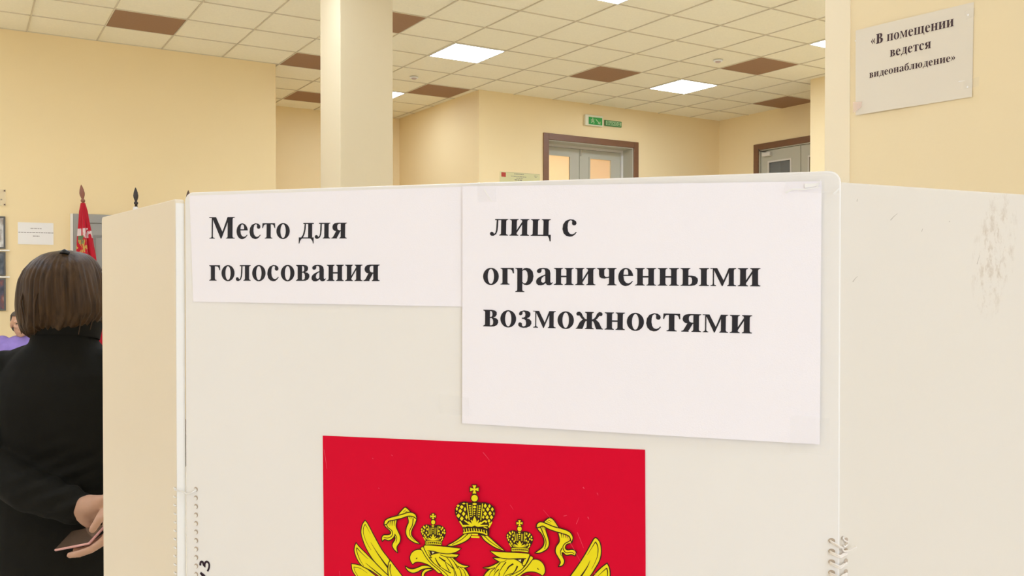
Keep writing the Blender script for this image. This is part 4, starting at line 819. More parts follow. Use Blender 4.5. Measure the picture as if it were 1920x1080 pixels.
('f','y',1,1,'60.04 34.28 60.58 36.73 63.24 38.66 67.84 37.83 74.88 35.50 82.76 34.27 88.86 32.22 91.64 28.21 90.77 24.57 89.03 29.01 83.64 30.93 77.51 32.13 70.48 33.94 65.36 36.09 62.08 34.70'),
('f','k',0.4,1,'-7.70 22.58 -7.96 27.89 -11.45 33.19 -14.68 39.04 -15.21 43.57 -13.58 47.25 -10.34 50.04 -5.50 51.41 -2.29 50.38 0.92 51.38 5.72 51.73 8.91 51.46 12.63 51.84 16.85 50.95 20.54 48.56 21.85 44.40 20.79 39.80 18.15 34.57 16.41 29.90 15.34 23.17 3.55 24.29'),
('f','y',0,0,'-10.94 46.34 -9.73 47.78 -9.16 48.35 -8.45 47.76 -7.39 46.60 -8.60 45.16 -9.17 44.59 -9.88 45.18'),
('f','y',0,0,'-12.40 42.62 -11.19 44.10 -10.62 44.68 -9.91 44.08 -8.85 42.89 -10.06 41.41 -10.63 40.82 -11.34 41.43'),
('f','y',0,0,'-14.09 38.32 -12.83 39.88 -12.25 40.50 -11.51 39.86 -10.42 38.61 -11.66 37.05 -12.25 36.43 -12.99 37.06'),
('f','y',0,0,'-9.01 40.39 -7.91 41.94 -7.40 42.55 -6.75 41.91 -5.79 40.64 -6.88 39.10 -7.40 38.49 -8.05 39.13'),
('f','y',0,0,'-10.85 36.03 -9.64 37.63 -9.07 38.26 -8.36 37.60 -7.30 36.32 -8.51 34.72 -9.08 34.09 -9.79 34.74'),
('f','y',0,0,'-7.28 44.58 -6.44 46.11 -6.05 46.71 -5.55 46.05 -4.81 44.77 -5.66 43.25 -6.05 42.65 -6.54 43.30'),
('f','y',0,0,'-14.78 44.37 -14.04 45.71 -13.69 46.23 -13.26 45.66 -12.62 44.53 -13.35 43.20 -13.70 42.67 -14.13 43.24'),
('f','y',0,0,'-5.84 37.70 -5.00 39.30 -4.61 39.92 -4.11 39.24 -3.38 37.89 -4.22 36.29 -4.61 35.67 -5.11 36.35'),
('f','y',0,0,'-14.02 47.22 -12.99 48.10 -12.50 48.45 -11.90 48.12 -10.99 47.45 -12.02 46.57 -12.51 46.22 -13.11 46.55'),
('f','y',0,0,'-8.89 49.53 -7.68 50.24 -7.11 50.53 -6.41 50.29 -5.34 49.80 -6.55 49.09 -7.12 48.80 -7.83 49.04'),
('f','y',0,0,'-14.73 40.96 -14.32 41.47 -14.13 41.67 -13.90 41.47 -13.54 41.06 -13.95 40.55 -14.14 40.35 -14.37 40.56'),
('f','y',0,0,'11.35 49.03 12.40 50.55 12.89 51.15 13.50 50.51 14.42 49.26 13.38 47.73 12.88 47.13 12.27 47.77'),
('f','y',0,0,'13.62 46.18 14.74 47.71 15.27 48.31 15.92 47.68 16.90 46.43 15.79 44.89 15.26 44.29 14.61 44.92'),
('f','y',0,0,'11.13 42.16 12.32 43.70 12.88 44.31 13.58 43.68 14.62 42.43 13.44 40.89 12.88 40.28 12.18 40.91'),
('f','y',0,0,'15.79 42.82 16.87 44.35 17.37 44.96 18.01 44.32 18.95 43.07 17.88 41.54 17.37 40.94 16.74 41.57'),
('f','y',0,0,'18.11 46.52 19.05 47.96 19.49 48.53 20.03 47.92 20.85 46.73 19.92 45.28 19.48 44.72 18.94 45.32'),
('f','y',0,0,'13.19 39.10 14.24 40.56 14.73 41.13 15.34 40.53 16.26 39.34 15.22 37.88 14.72 37.31 14.11 37.91'),
('f','y',0,0,'17.10 39.41 18.18 40.87 18.69 41.44 19.32 40.84 20.27 39.66 19.19 38.20 18.68 37.62 18.05 38.22'),
('f','y',0,0,'10.06 38.95 10.79 40.21 11.13 40.70 11.55 40.17 12.19 39.12 11.46 37.87 11.12 37.37 10.70 37.91'),
('f','y',0,0,'14.99 36.07 15.96 37.34 16.42 37.84 16.99 37.33 17.84 36.30 16.87 35.03 16.41 34.53 15.84 35.04'),
('f','y',0,0,'15.58 49.19 16.45 50.45 16.85 50.95 17.36 50.42 18.12 49.38 17.26 48.12 16.85 47.63 16.34 48.15'),
('f','y',0,0,'20.43 42.88 20.79 44.10 20.96 44.58 21.17 44.03 21.48 42.96 21.12 41.74 20.95 41.27 20.74 41.81'),
('f','y',0,0,'15.99 33.64 16.78 34.35 17.15 34.64 17.62 34.37 18.31 33.83 17.52 33.11 17.15 32.83 16.68 33.10'),
('f','y',0,0,'10.66 45.30 11.27 46.43 11.56 46.88 11.92 46.39 12.46 45.43 11.84 44.30 11.56 43.85 11.20 44.34'),
('f','y',0,0,'12.60 35.13 13.33 36.09 13.66 36.47 14.09 36.08 14.72 35.30 14.00 34.33 13.66 33.95 13.24 34.35'),
('s','y',1.1,0.9,'-4.16 50.49 -2.04 35.47'),
('s','y',1.1,0.9,'10.50 51.08 8.79 36.08'),
('s','y',0.55,0.5,'0.65 48.83 1.33 39.02'),
('s','y',0.55,0.5,'5.61 49.20 5.17 39.32'),
('f','y',0,0,'-0.31 48.35 -0.42 48.08 -0.73 47.85 -1.18 47.69 -1.68 47.66 -2.13 47.74 -2.45 47.93 -2.56 48.18 -2.45 48.46 -2.13 48.69 -1.68 48.84 -1.18 48.88 -0.73 48.79 -0.42 48.61'),
('f','y',0,0,'8.96 48.80 8.85 48.52 8.54 48.29 8.09 48.14 7.60 48.10 7.15 48.19 6.84 48.37 6.73 48.63 6.84 48.90 7.15 49.13 7.60 49.28 8.10 49.32 8.54 49.24 8.85 49.05'),
('f','y',0,0,'-0.17 46.44 -0.27 46.17 -0.57 45.94 -0.99 45.79 -1.46 45.75 -1.88 45.84 -2.17 46.03 -2.28 46.28 -2.17 46.55 -1.88 46.79 -1.46 46.94 -0.99 46.97 -0.56 46.89 -0.27 46.70'),
('f','y',0,0,'8.71 46.86 8.61 46.59 8.32 46.36 7.90 46.21 7.43 46.17 7.01 46.26 6.72 46.45 6.62 46.70 6.72 46.97 7.01 47.21 7.43 47.35 7.90 47.39 8.32 47.30 8.61 47.12'),
('f','y',0,0,'-0.03 44.53 -0.12 44.26 -0.40 44.03 -0.79 43.88 -1.23 43.85 -1.63 43.93 -1.90 44.12 -2.00 44.38 -1.90 44.65 -1.62 44.88 -1.23 45.03 -0.79 45.06 -0.40 44.98 -0.12 44.79'),
('f','y',0,0,'8.46 44.93 8.36 44.66 8.09 44.43 7.70 44.28 7.26 44.24 6.87 44.33 6.60 44.52 6.50 44.78 6.60 45.05 6.87 45.28 7.26 45.42 7.70 45.46 8.09 45.37 8.36 45.18'),
('f','y',0,0,'0.12 42.62 0.02 42.35 -0.23 42.12 -0.60 41.97 -1.00 41.94 -1.37 42.03 -1.62 42.22 -1.71 42.48 -1.62 42.75 -1.37 42.98 -1.00 43.12 -0.59 43.16 -0.23 43.07 0.03 42.88'),
('f','y',0,0,'8.21 42.99 8.12 42.72 7.86 42.49 7.50 42.35 7.09 42.32 6.73 42.40 6.48 42.59 6.39 42.85 6.48 43.12 6.73 43.35 7.10 43.50 7.50 43.53 7.86 43.44 8.12 43.25'),
('f','y',0,0,'0.26 40.71 0.17 40.44 -0.06 40.21 -0.40 40.07 -0.78 40.04 -1.12 40.13 -1.35 40.32 -1.43 40.58 -1.35 40.85 -1.11 41.08 -0.78 41.22 -0.40 41.25 -0.06 41.16 0.17 40.96'),
('f','y',0,0,'7.95 41.06 7.87 40.79 7.64 40.56 7.30 40.41 6.93 40.39 6.59 40.48 6.36 40.67 6.27 40.92 6.36 41.19 6.59 41.42 6.93 41.57 7.30 41.59 7.64 41.50 7.87 41.31'),
('f','y',0,0,'0.40 38.80 0.32 38.53 0.11 38.30 -0.21 38.16 -0.55 38.13 -0.86 38.22 -1.08 38.42 -1.15 38.68 -1.08 38.94 -0.86 39.17 -0.55 39.31 -0.20 39.34 0.11 39.25 0.32 39.05'),
('f','y',0,0,'7.70 39.12 7.62 38.85 7.41 38.62 7.10 38.48 6.76 38.45 6.45 38.55 6.23 38.74 6.16 39.00 6.24 39.27 6.45 39.49 6.76 39.64 7.10 39.66 7.41 39.57 7.63 39.38'),
('f','y',0,0,'5.08 50.32 4.88 49.87 4.32 49.47 3.51 49.22 2.61 49.15 1.79 49.29 1.23 49.60 1.03 50.02 1.23 50.47 1.79 50.87 2.61 51.12 3.51 51.19 4.32 51.05 4.88 50.74'),
('f','y',0,0,'4.60 47.41 4.45 46.96 4.02 46.57 3.40 46.33 2.71 46.28 2.09 46.43 1.66 46.75 1.51 47.17 1.66 47.62 2.09 48.01 2.71 48.25 3.40 48.30 4.02 48.15 4.45 47.83'),
('f','y',0,0,'4.06 44.79 3.95 44.48 3.64 44.21 3.19 44.04 2.69 44.00 2.24 44.10 1.93 44.32 1.82 44.62 1.93 44.94 2.25 45.21 2.69 45.38 3.19 45.41 3.64 45.31 3.95 45.09'),
('f','y',0,0,'3.74 42.75 3.66 42.50 3.44 42.29 3.12 42.16 2.76 42.13 2.44 42.21 2.22 42.39 2.14 42.62 2.22 42.87 2.44 43.08 2.76 43.21 3.12 43.24 3.44 43.16 3.66 42.98'),
('f','y',0,0,'3.68 40.98 3.62 40.77 3.44 40.60 3.19 40.49 2.90 40.47 2.64 40.54 2.47 40.68 2.40 40.88 2.47 41.08 2.65 41.25 2.90 41.36 3.19 41.38 3.44 41.31 3.62 41.17'),
('f','y',0.4,1,'3.04 39.51 4.64 36.00 4.74 32.98 3.03 31.22 1.00 32.68 1.33 35.74'),
('s','y',1.9,1.2,'2.37 30.66 -0.27 35.71'),
('s','y',1.9,1.2,'1.88 30.62 -2.74 33.99'),
('s','y',1.9,1.2,'1.09 30.56 -6.71 34.99'),
('s','y',1.9,1.2,'0.89 30.54 -7.68 30.20'),
('s','y',1.9,1.2,'3.83 30.78 7.03 36.29'),
('s','y',1.9,1.2,'4.22 30.82 9.00 34.58'),
('s','y',1.9,1.2,'5.08 30.89 13.24 36.44'),
('s','y',1.9,1.2,'5.50 30.92 15.35 32.08'),
('s','y',1.7,1.3,'-10.91 33.74 -7.42 28.85'),
('s','y',1.2,1.6,'19.21 35.66 16.20 30.49'),
('s','y',1.2,0.5,'-6.61 29.27 -2.85 30.24'),
('s','y',0.8,1.2,'11.54 30.51 14.98 29.53'),
('s','k',0.9,0.9,'-7.26 26.68 -3.39 28.27 3.56 29.45 10.48 29.16 15.14 27.53'),
('s','y',1,1,'-7.04 27.44 -6.51 24.54'),
('s','y',1,1,'-4.68 27.89 -4.15 24.99'),
('s','y',1,1,'-2.32 28.23 -1.79 25.34'),
('s','y',1,1,'0.04 28.46 0.57 25.57'),
('s','y',1,1,'2.39 28.58 2.92 25.69'),
('s','y',1,1,'4.73 28.59 5.26 25.70'),
('s','y',1,1,'7.08 28.48 7.60 25.60'),
('s','y',1,1,'9.41 28.27 9.94 25.39'),
('s','y',1,1,'11.75 27.94 12.27 25.06'),
('s','y',1,1,'14.08 27.51 14.60 24.63'),
('s','y',1.3,1.3,'-7.69 23.45 -2.86 24.77 3.56 25.61 9.41 25.49 14.97 23.95'),
('s','y',1.7,1.7,'0.62 23.03 6.22 23.31'),
('s','y',1.8,1.8,'-0.19 20.69 7.54 21.10'),
('f','y',0.8,0,'6.15 55.55 5.85 54.25 4.99 53.17 3.75 52.52 2.37 52.42 1.13 52.89 0.27 53.85 -0.03 55.10 0.28 56.39 1.14 57.47 2.38 58.13 3.76 58.23 5.00 57.75 5.85 56.79'),
('f','y',0.8,0,'1.15 66.60 4.69 66.84 3.45 63.63 6.75 65.02 6.75 61.68 3.45 62.62 4.68 59.58 1.14 59.33 2.38 62.54 -0.93 61.14 -0.93 64.49 2.38 63.56')]

poster = thing('crest_poster', 'red poster with a yellow double-headed eagle crest on the booth', 'poster', tuple(PL))
PC = [(151.9, 1402.4), (453.3, 1406.4), (455.8, 982.5), (155.0, 980.0)]
bm = bmesh.new(); poly(bm, PC, [], lambda x, z: inb(bp(x, z, 0.0006)))
ext = bmesh.ops.extrude_face_region(bm, geom=bm.faces[:])
for v in ext['geom']:
    if isinstance(v, bmesh.types.BMVert): v.co -= BN * 0.0003
obj('sheet', bm, M['red_print'], poster)
bm = bmesh.new(); cols = {'y': 0, 'k': 1, 'w': 2}; lay = 0.00068
for kind, col, a, b_, data in EMBLEM:
    v = [float(q) for q in data.split()]; pts = [(v[i] + 300, v[i + 1] + 1300) for i in range(0, len(v), 2)]
    if kind == 'f':
        P = catmull(pts, True, 4) if b_ else [Vector(p) for p in pts]
        if a:
            lay += 0.000006; stroke(bm, P, a * 0.95, a * 0.95, lambda x, z, l=lay: inb(bp(x, z, l)), 1, True)
        lay += 0.000006; poly(bm, P, [], lambda x, z, l=lay: inb(bp(x, z, l)), cols[col])
    else:
        lay += 0.000006; stroke(bm, catmull(pts, False, 4), a * (0.62 if col == 'k' else 0.44), b_ * (0.62 if col == 'k' else 0.44), lambda x, z, l=lay: inb(bp(x, z, l)), cols[col])
flat('crest', bm, [M['gold_print'], M['black_print'], M['white_print']], poster)
for x0, z0, x1, z1, w_ in ((154.5, 1390, 157.5, 1372, .25), (311, 1396.5, 317, 1390, .25), (396, 1333, 401.5, 1320, .2), (366, 1350, 384, 1330, .12), (386, 1330, 399, 1308, .16), (411, 1300, 417, 1288, .2), (419, 1284, 423, 1272, .22), (401, 1372, 402, 1370.5, .5), (413, 1368, 414, 1366, .3), (384, 1346, 387, 1347, .3), (204, 1385, 205, 1384, .35), (223, 1389, 224.5, 1388, .3), (395, 1340, 397.5, 1346, .2), (405, 1347, 406, 1345, .4), (336, 1352, 339, 1348, .15), (210, 1358, 211, 1357, .3), (420, 1292, 422, 1287, .15), (170, 1278, 171.5, 1268, .15)):
    bm = bmesh.new(); stroke(bm, [(x0, z0), ((x0 + x1) / 2 + .15, (z0 + z1) / 2), (x1, z1)], w_, w_ * .5, lambda x, z: inb(bp(x, z, 0.003)))
    flat('scratch_mark', bm, M['scratch'], poster)

# ------------------------------------------------------------------ notices, signs and pictures on the walls
PX_ = -2.236
def pp(s, z, off=0.0): return Vector((PX_ - off, -s / 1000, z / 1000))     # on the pillar face, millimetres
t = thing('paper_notice', 'ivory paper notice taped to the pillar at the right, «В помещении ведется видеонаблюдение»', 'paper notice', (PX_, -7.01, 2.05))
def inp(v): return v - Vector((PX_, -7.01, 2.05))
co = [Vector(c) for c in ((6864.7, 2162.7), (7164.3, 2154.0), (7161.8, 1947.1), (6865.6, 1952.8))]
def poff(s, z): return 0.0022 + 0.004 * max(0, (2000 - z) / 50) ** 2 * abs(math.sin((s - 6865) / 297 * 5)) * .35 + 0.0012 * math.sin((s - 6865) / 60)
bm = bmesh.new(); g = []
for j in range(13):
    row = []
    for i in range(19):
        p = co[0].lerp(co[1], i / 18).lerp(co[3].lerp(co[2], i / 18), j / 12); row.append(bm.verts.new(inp(pp(p.x, p.y, max(0.001, poff(p.x, p.y))))))
    g.append(row)
for j in range(12):
    for i in range(18): bm.faces.new((g[j + 1][i], g[j][i], g[j][i + 1], g[j + 1][i + 1]))
ext = bmesh.ops.extrude_face_region(bm, geom=bm.faces[:])
for v in ext['geom']:
    if isinstance(v, bmesh.types.BMVert): v.co.x += 0.0003
obj('sheet', bm, M['ivory_paper'], t)
PLUM = mat('dark_plum_ink', (0.055, 0.025, 0.03), 0.6, 0.25); fp = lambda s, z: inp(pp(s, z, max(0.001, poff(s, z)) + 0.0004))
bm = bmesh.new(); lettering(bm, '«В помещении', 6908.6, 2116.4, 7118.5, 2112.3, 16.4, fp); flat('lettering', bm, PLUM, t)
bm = bmesh.new(); lettering(bm, 'ведется', 6961.1, 2076.9, 7065.0, 2075.3, 15.4, fp); flat('lettering', bm, PLUM, t)
bm = bmesh.new(); lettering(bm, 'видеонаблюдение»', 6904.7, 2037.4, 7123.0, 2034.6, 12.2, fp); flat('lettering', bm, PLUM, t)

def ptape(name_label, pts, m):
    bm = bmesh.new(); poly(bm, pts, [], lambda s, z: inp(pp(s, z, 0.0062))); o = flat('tape_strip', bm, m, t); o['label'] = name_label
ptape('pinkish tape on the lower left corner', [(6860, 1987), (6887, 1983), (6885, 1970), (6862, 1958)], M['tape_pink'])
ptape('clear tape on the lower right edge', [(7146, 1984), (7180, 1987), (7180, 1967), (7146, 1966)], M['tape'])
ptape('clear tape on the upper right corner', [(7148, 2137), (7170, 2139), (7169, 2121), (7150, 2118)], M['tape'])
for q, z, r in ((7154.9, 2127.3, 2.2), (7154.5, 1969.5, 2.0), (6867, 2136, 1.5)):
    bm = bmesh.new(); disc(bm, lambda a, b: inp(pp(a, b, 0.0066)), q, z, r, r); flat('tape_glint', bm, M['tape_shine'], t)  # highlights on the tape painted as flat pale discs
bm = bmesh.new(); stroke(bm, [(7134, 1985.5), (7148, 1984.2)], 0.8, 0.3, lambda a, b: inp(pp(a, b, 0.0066))); flat('tape_glint', bm, M['tape_shine'], t)

# exit signs over the double door
t = thing('exit_sign', 'green running-man exit sign in an ivory case above the double door', 'exit sign', (3.04, YB, 3.652))
obj('case', boxes((-0.148, -0.045, -0.072, 0.146, -0.0005, 0.070)), M['ivory_plastic'], t, bevel=0.004)
obj('panel', boxes((-0.095, -0.049, -0.056, 0.130, -0.0455, 0.042)), M['green_sign'], t)
bm = bmesh.new(); fs = lambda x, z: Vector((x, -0.0496, z))
disc(bm, fs, -0.030, 0.026, 0.009, 0.009)
stroke(bm, [(-0.034, 0.014), (-0.026, -0.010)], 0.009, 0.008, fs); stroke(bm, [(-0.026, -0.010), (-0.008, -0.022), (-0.014, -0.044)], 0.007, 0.006, fs)
stroke(bm, [(-0.028, -0.010), (-0.042, -0.026), (-0.060, -0.028)], 0.007, 0.006, fs); stroke(bm, [(-0.034, 0.012), (-0.014, 0.004), (-0.004, 0.012)], 0.005, 0.004, fs); stroke(bm, [(-0.036, 0.012), (-0.056, 0.002), (-0.052, -0.010)], 0.005, 0.004, fs)
stroke(bm, [(0.022, 0.018), (0.052, -0.008), (0.092, -0.040)], 0.006, 0.006, fs); stroke(bm, [(0.055, -0.036), (0.092, -0.040), (0.094, -0.008)], 0.006, 0.006, fs)
flat('pictogram', bm, M['pale_green'], t)
t = thing('exit_sign', 'narrow green exit sign reading ВЫХОД, right of the running-man sign', 'exit sign', (3.383, YB, 3.645))
obj('case', boxes((-0.143, -0.022, -0.038, 0.143, -0.0005, 0.038)), M['dark_green'], t, bevel=0.003)
obj('panel', boxes((-0.130, -0.025, -0.027, 0.130, -0.0225, 0.027)), M['pale_green'], t)
bm = bmesh.new(); fs = lambda x, z: Vector((x, -0.0256, z)); w_ = 0.0042; zt, zb = 0.018, -0.018
def S_(*p): stroke(bm, p, w_, w_, fs)
x = -0.112; S_((x, zb), (x, zt)); S_((x, zt), (x + .02, zt), (x + .026, zt * .5), (x + .02, 0), (x, 0)); S_((x + .02, 0), (x + .029, -.009), (x + .02, zb), (x, zb))
x = -0.066; S_((x, zb), (x, zt)); S_((x, 0), (x + .017, 0), (x + .022, -.009), (x + .017, zb), (x, zb)); S_((x + .033, zb), (x + .033, zt))
x = -0.019; S_((x, zb), (x + .032, zt)); S_((x, zt), (x + .032, zb))
x = 0.044; stroke(bm, _ell(x, 0, .017, .018, 16), w_, w_, fs, closed=True)
x = 0.076; S_((x + .004, zb), (x + .010, zt), (x + .028, zt), (x + .028, zb)); S_((x - .002, zb - .006), (x - .002, zb), (x + .036, zb), (x + .036, zb - .006))
flat('lettering', bm, M['dark_green'], t)
# yellowed notice left of the double door
t = thing('paper_notice', 'yellowed notice with a red square mark, left of the double door', 'paper notice', (1.893, YB, 2.67))
obj('sheet', boxes((-0.30, -0.004, -0.215, 0.30, -0.0003, 0.215)), M['yellow_paper'], t)
obj('red_mark', boxes((-0.282, -0.0046, 0.150, -0.216, -0.0041, 0.207)), M['red_logo'], t)
rnd = random.Random(3); bm = bmesh.new()
def dashes(bm, x0, x1, z, h, f, dens=0.014):
    x = x0
    while x < x1 - .004:
        l = min(rnd.uniform(.4, 1.5) * dens * 2, x1 - x); poly(bm, [(x, z - h / 2), (x + l, z - h / 2), (x + l, z + h / 2), (x, z + h / 2)], [], f); x += l + dens * .45
fs = lambda x, z: Vector((x, -0.0046, z))
for x0, x1, z, h in ((-.09, .05, .196, .011), (-.14, .09, .165, .009), (-.06, .04, .145, .008), (-.085, .035, .122, .014), (.21, .27, .188, .008), (.22, .25, .172, .006), (-.25, .25, .08, .008), (-.25, .25, .06, .008), (-.25, .2, .04, .008), (-.25, .25, .0, .008), (-.25, .22, -.02, .008)):
    bm = bmesh.new(); dashes(bm, x0, x1, z, h, fs); flat('text_line', bm, M['faded_ink'], t)
bm = bmesh.new()
poly(bm, [(-.21, .2105), (.295, .2105), (.295, .2135), (-.21, .2135)], [], fs)
flat('rule', bm, M['faded_ink'], t)
# white sheet on the flag wall
t = thing('paper_notice', 'white paper notice with three centred lines on the flag wall, left of the grey door', 'paper notice', (-3.537, YW, 1.97))
obj('sheet', boxes((-0.149, -0.003, -0.104, 0.149, -0.0003, 0.104)), mat('white_notice_paper', (0.80, 0.765, 0.70), 0.7, 0.2), t)
bm = bmesh.new(); fs = lambda x, z: Vector((x, -0.0036, z))
dashes(bm, -.045, .048, .048, .008, fs, .009); dashes(bm, -.145, .147, .009, .008, fs, .009); dashes(bm, -.024, .030, -.024, .010, fs, .008)
flat('lettering', bm, mat('blurred_grey_ink', (0.36, 0.32, 0.28), 0.7, 0.2), t)
# clear plate with pins, framed photographs on ledges
t = thing('wall_plate', 'clear plate on four pins, above the framed photographs at the left edge', 'wall plate', (-3.99, YW, 2.297))
obj('plate', boxes((-0.208, -0.016, -0.075, 0.208, -0.012, 0.075)), clear('clear_acrylic', (0.85, 0.78, 0.62), 0.18), t)
for sx in (-1, 1):
    for sz in (-1, 1):
        bm = bmesh.new(); tube(bm, [(sx * 0.197, -0.0005, sz * 0.064), (sx * 0.197, -0.021, sz * 0.064)], 0.007, 10); obj('pin', bm, M['brown_wood'], t)
bm = bmesh.new(); stroke(bm, [(-.15, -.01), (.12, -.01)], .004, .004, lambda x, z: Vector((x, -0.0165, z))); stroke(bm, [(.165, -.018), (.178, -.018)], .006, .006, lambda x, z: Vector((x, -0.0165, z))); flat('lettering', bm, M['faded_ink'], t)
def picture_mat(name, cols, scale, seed):
    m = bpy.data.materials.new(name); m.use_nodes = True; nt = m.node_tree; b = nt.nodes['Principled BSDF']; b.inputs['Roughness'].default_value = 0.3
    tc = nt.nodes.new('ShaderNodeTexCoord'); mp = nt.nodes.new('ShaderNodeMapping'); mp.inputs['Location'].default_value = (seed, seed * 2, seed); mp.inputs['Scale'].default_value = (1.6, 1, 1)
    n = nt.nodes.new('ShaderNodeTexNoise'); n.inputs['Scale'].default_value = scale; n.inputs['Detail'].default_value = 3
    cr = nt.nodes.new('ShaderNodeValToRGB'); e = cr.color_ramp.elements
    e[0].position, e[0].color = 0.30, (*cols[0], 1); e[1].position, e[1].color = 0.72, (*cols[-1], 1)
    for i, c in enumerate(cols[1:-1]): q = e.new(0.30 + 0.42 * (i + 1) / (len(cols) - 1)); q.color = (*c, 1)
    nt.links.new(tc.outputs['Object'], mp.inputs['Vector']); nt.links.new(mp.outputs[0], n.inputs['Vector']); nt.links.new(n.outputs['Fac'], cr.inputs['Fac']); nt.links.new(cr.outputs['Color'], b.inputs['Base Color'])
    return m
pics = (('pale framed photograph, topmost of the three at the left edge', 1.822, 2.122, ((0.03, 0.03, 0.03), (0.30, 0.24, 0.18), (0.62, 0.58, 0.52), (0.75, 0.72, 0.68)), 9, 1.3),
        ('dark framed photograph, middle of the three at the left edge', 1.570, 1.790, ((0.02, 0.022, 0.025), (0.05, 0.06, 0.07), (0.12, 0.12, 0.12), (0.35, 0.33, 0.30)), 14, 4.1),
        ('reddish dark framed photograph, lowest of the three at the left edge', 1.245, 1.545, ((0.015, 0.013, 0.02), (0.06, 0.045, 0.07), (0.22, 0.06, 0.04), (0.40, 0.22, 0.16)), 10, 7.7))
for i, (lab, z0, z1, cols, sc, sd) in enumerate(pics):
    t = thing('framed_photograph', lab, 'framed picture', (-4.0, YW, (z0 + z1) / 2), 0, 'framed photographs on the flag wall')
    h = (z1 - z0) / 2; wd = 0.212
    obj('frame', boxes((-wd, -0.02, -h, -wd + .015, -0.0005, h), (wd - .015, -0.02, -h, wd, -0.0005, h), (-wd + .015, -0.02, h - .015, wd - .015, -0.0005, h), (-wd + .015, -0.02, -h, wd - .015, -0.0005, -h + .015)), M['picture_frame'], t)
    obj('picture', boxes((-wd + .0152, -0.010, -h + .0152, wd - .0152, -0.0005, h - .0152)), picture_mat('photo_print_%d' % i, cols, sc, sd), t)
for z, lab in ((1.806, 'white ledge strip under the topmost framed photograph'), (1.5575, 'white ledge strip under the middle framed photograph')):
    tag(obj('picture_ledge', boxes((-4.26, YW - 0.022, z - 0.006, -3.755, YW - 0.0005, z + 0.006)), M['shelf_strip']), lab, 'ledge')

# ------------------------------------------------------------------ flags
def flag(label, tip, foot, cloth_mats, finial, rod, prof=None, zbot=0.9, emblem=False, seed=0, flip=1.0, top_off=0.185):
    tip = Vector(tip); foot = Vector(foot); ax = (tip - foot).normalized()
    t = thing('flag', label, 'flag', tuple(foot), 0, 'flags in front of the grey door')
    L = (tip - foot).length; q = Vector((0, 0, 1)).rotation_difference(ax).to_matrix()
    bm = bmesh.new(); tube(bm, [(0, 0, 0.03), (0, 0, L - 0.165)], 0.013, 12)
    bmesh.ops.transform(bm, matrix=q.to_4x4(), verts=bm.verts); obj('pole', bm, rod, t, smooth=True)
    bm = bmesh.new(); lathe(bm, [(0.011, L - .164), (0.019, L - .156), (0.019, L - .142), (0.010, L - .132), (0.013, L - .122), (0.021, L - .098), (0.0235, L - .078), (0.018, L - .045), (0.008, L - .014), (0.0015, L)], n=14)
    for v in bm.verts: v.co.y *= 0.6
    bmesh.ops.transform(bm, matrix=q.to_4x4(), verts=bm.verts); obj('finial', bm, finial, t, smooth=True)
    bm = bmesh.new(); lathe(bm, [(0.11, 0.0), (0.11, 0.02), (0.05, 0.035), (0.03, 0.09), (0.022, 0.14)]); obj('floor_base', bm, rod, t, smooth=False)
    if cloth_mats:
        rnd = random.Random(seed); NZ, NA = 130, 120; g = []; bm = bmesh.new()
        ztop = L - top_off; ph = [rnd.uniform(0, 6.28) for _ in range(6)]
        for j in range(NZ + 1):
            z = ztop + (zbot - ztop) * j / NZ; d = (ztop - z); row = []
            hw = prof(d)
            for i in range(NA):
                a = 2 * math.pi * i / NA
                fold = 1 + 0.22 * math.sin(5 * a + ph[0] + 1.6 * d) * min(1, d * 4) + 0.13 * math.sin(9 * a + ph[1] - 2.2 * d) * min(1, d * 3) + 0.06 * math.sin(14 * a + ph[2] + 5 * d)
                x = math.cos(a) * hw[0] * fold + hw[1]; y = math.sin(a) * (hw[0] * 0.55 + 0.012) * fold
                row.append(bm.verts.new(q @ Vector((x * 0.8486, -x * 0.5291, z)) + Vector((y * 0.5291, y * 0.8486, 0))))
            g.append(row)
        for j in range(NZ):
            z = ztop + (zbot - ztop) * (j + .5) / NZ; d = ztop - z
            for i in range(NA):
                k = (i + 1) % NA; f = bm.faces.new((g[j][i], g[j][k], g[j + 1][k], g[j + 1][i])); mi = 0; a = 2 * math.pi * (i + .5) / NA
                if emblem:
                    front = -math.sin(a); xx = math.cos(a) * flip
                    if front > -0.2:
                        n1 = noise.noise(Vector((xx * 5, d * 26, 3))); n2 = noise.noise(Vector((xx * 4, d * 20, 9)))
                        if 0.235 < d < 0.33 and ((-0.85 < xx < -0.30 and d < 0.30) or (xx > 0.0 and n1 > -0.08)): mi = 1
                        if 0.30 < d < 0.375 and -0.75 < xx < 0.15 and n2 > -0.15: mi = 2
                        if 0.335 < d < 0.455 and -0.9 < xx < 0.55 and n1 + n2 > (-0.05 + abs(d - 0.39) * 2): mi = 3
                else:
                    mi = min(len(cloth_mats) - 1, int(d / 0.55))
                f.material_index = mi
        bm.faces.new(g[0]); bm.faces.new(g[-1][::-1])
        o = obj('cloth', bm, cloth_mats, t, smooth=True)
    return t
YF = 0.78
flag('red flag with a small white, green and gold emblem, furled on its pole', (-5.316 * T, YF, 2.415), (-2.955, YF + 0.02, 0.0), [M['red_flag'], M['flag_white'], M['flag_green'], M['flag_gold']], M['wood'], M['wood'],
     lambda d: (0.018 + 0.018 * min(1, d / 0.08) + 0.034 * max(0, min(1, (d - 0.08) / 0.40)) + 0.03 * max(0, min(1, (d - .48) / .7)), -0.002 - 0.020 * min(1, d / 0.4)), 0.55, True, 4, 1.0, 0.17)
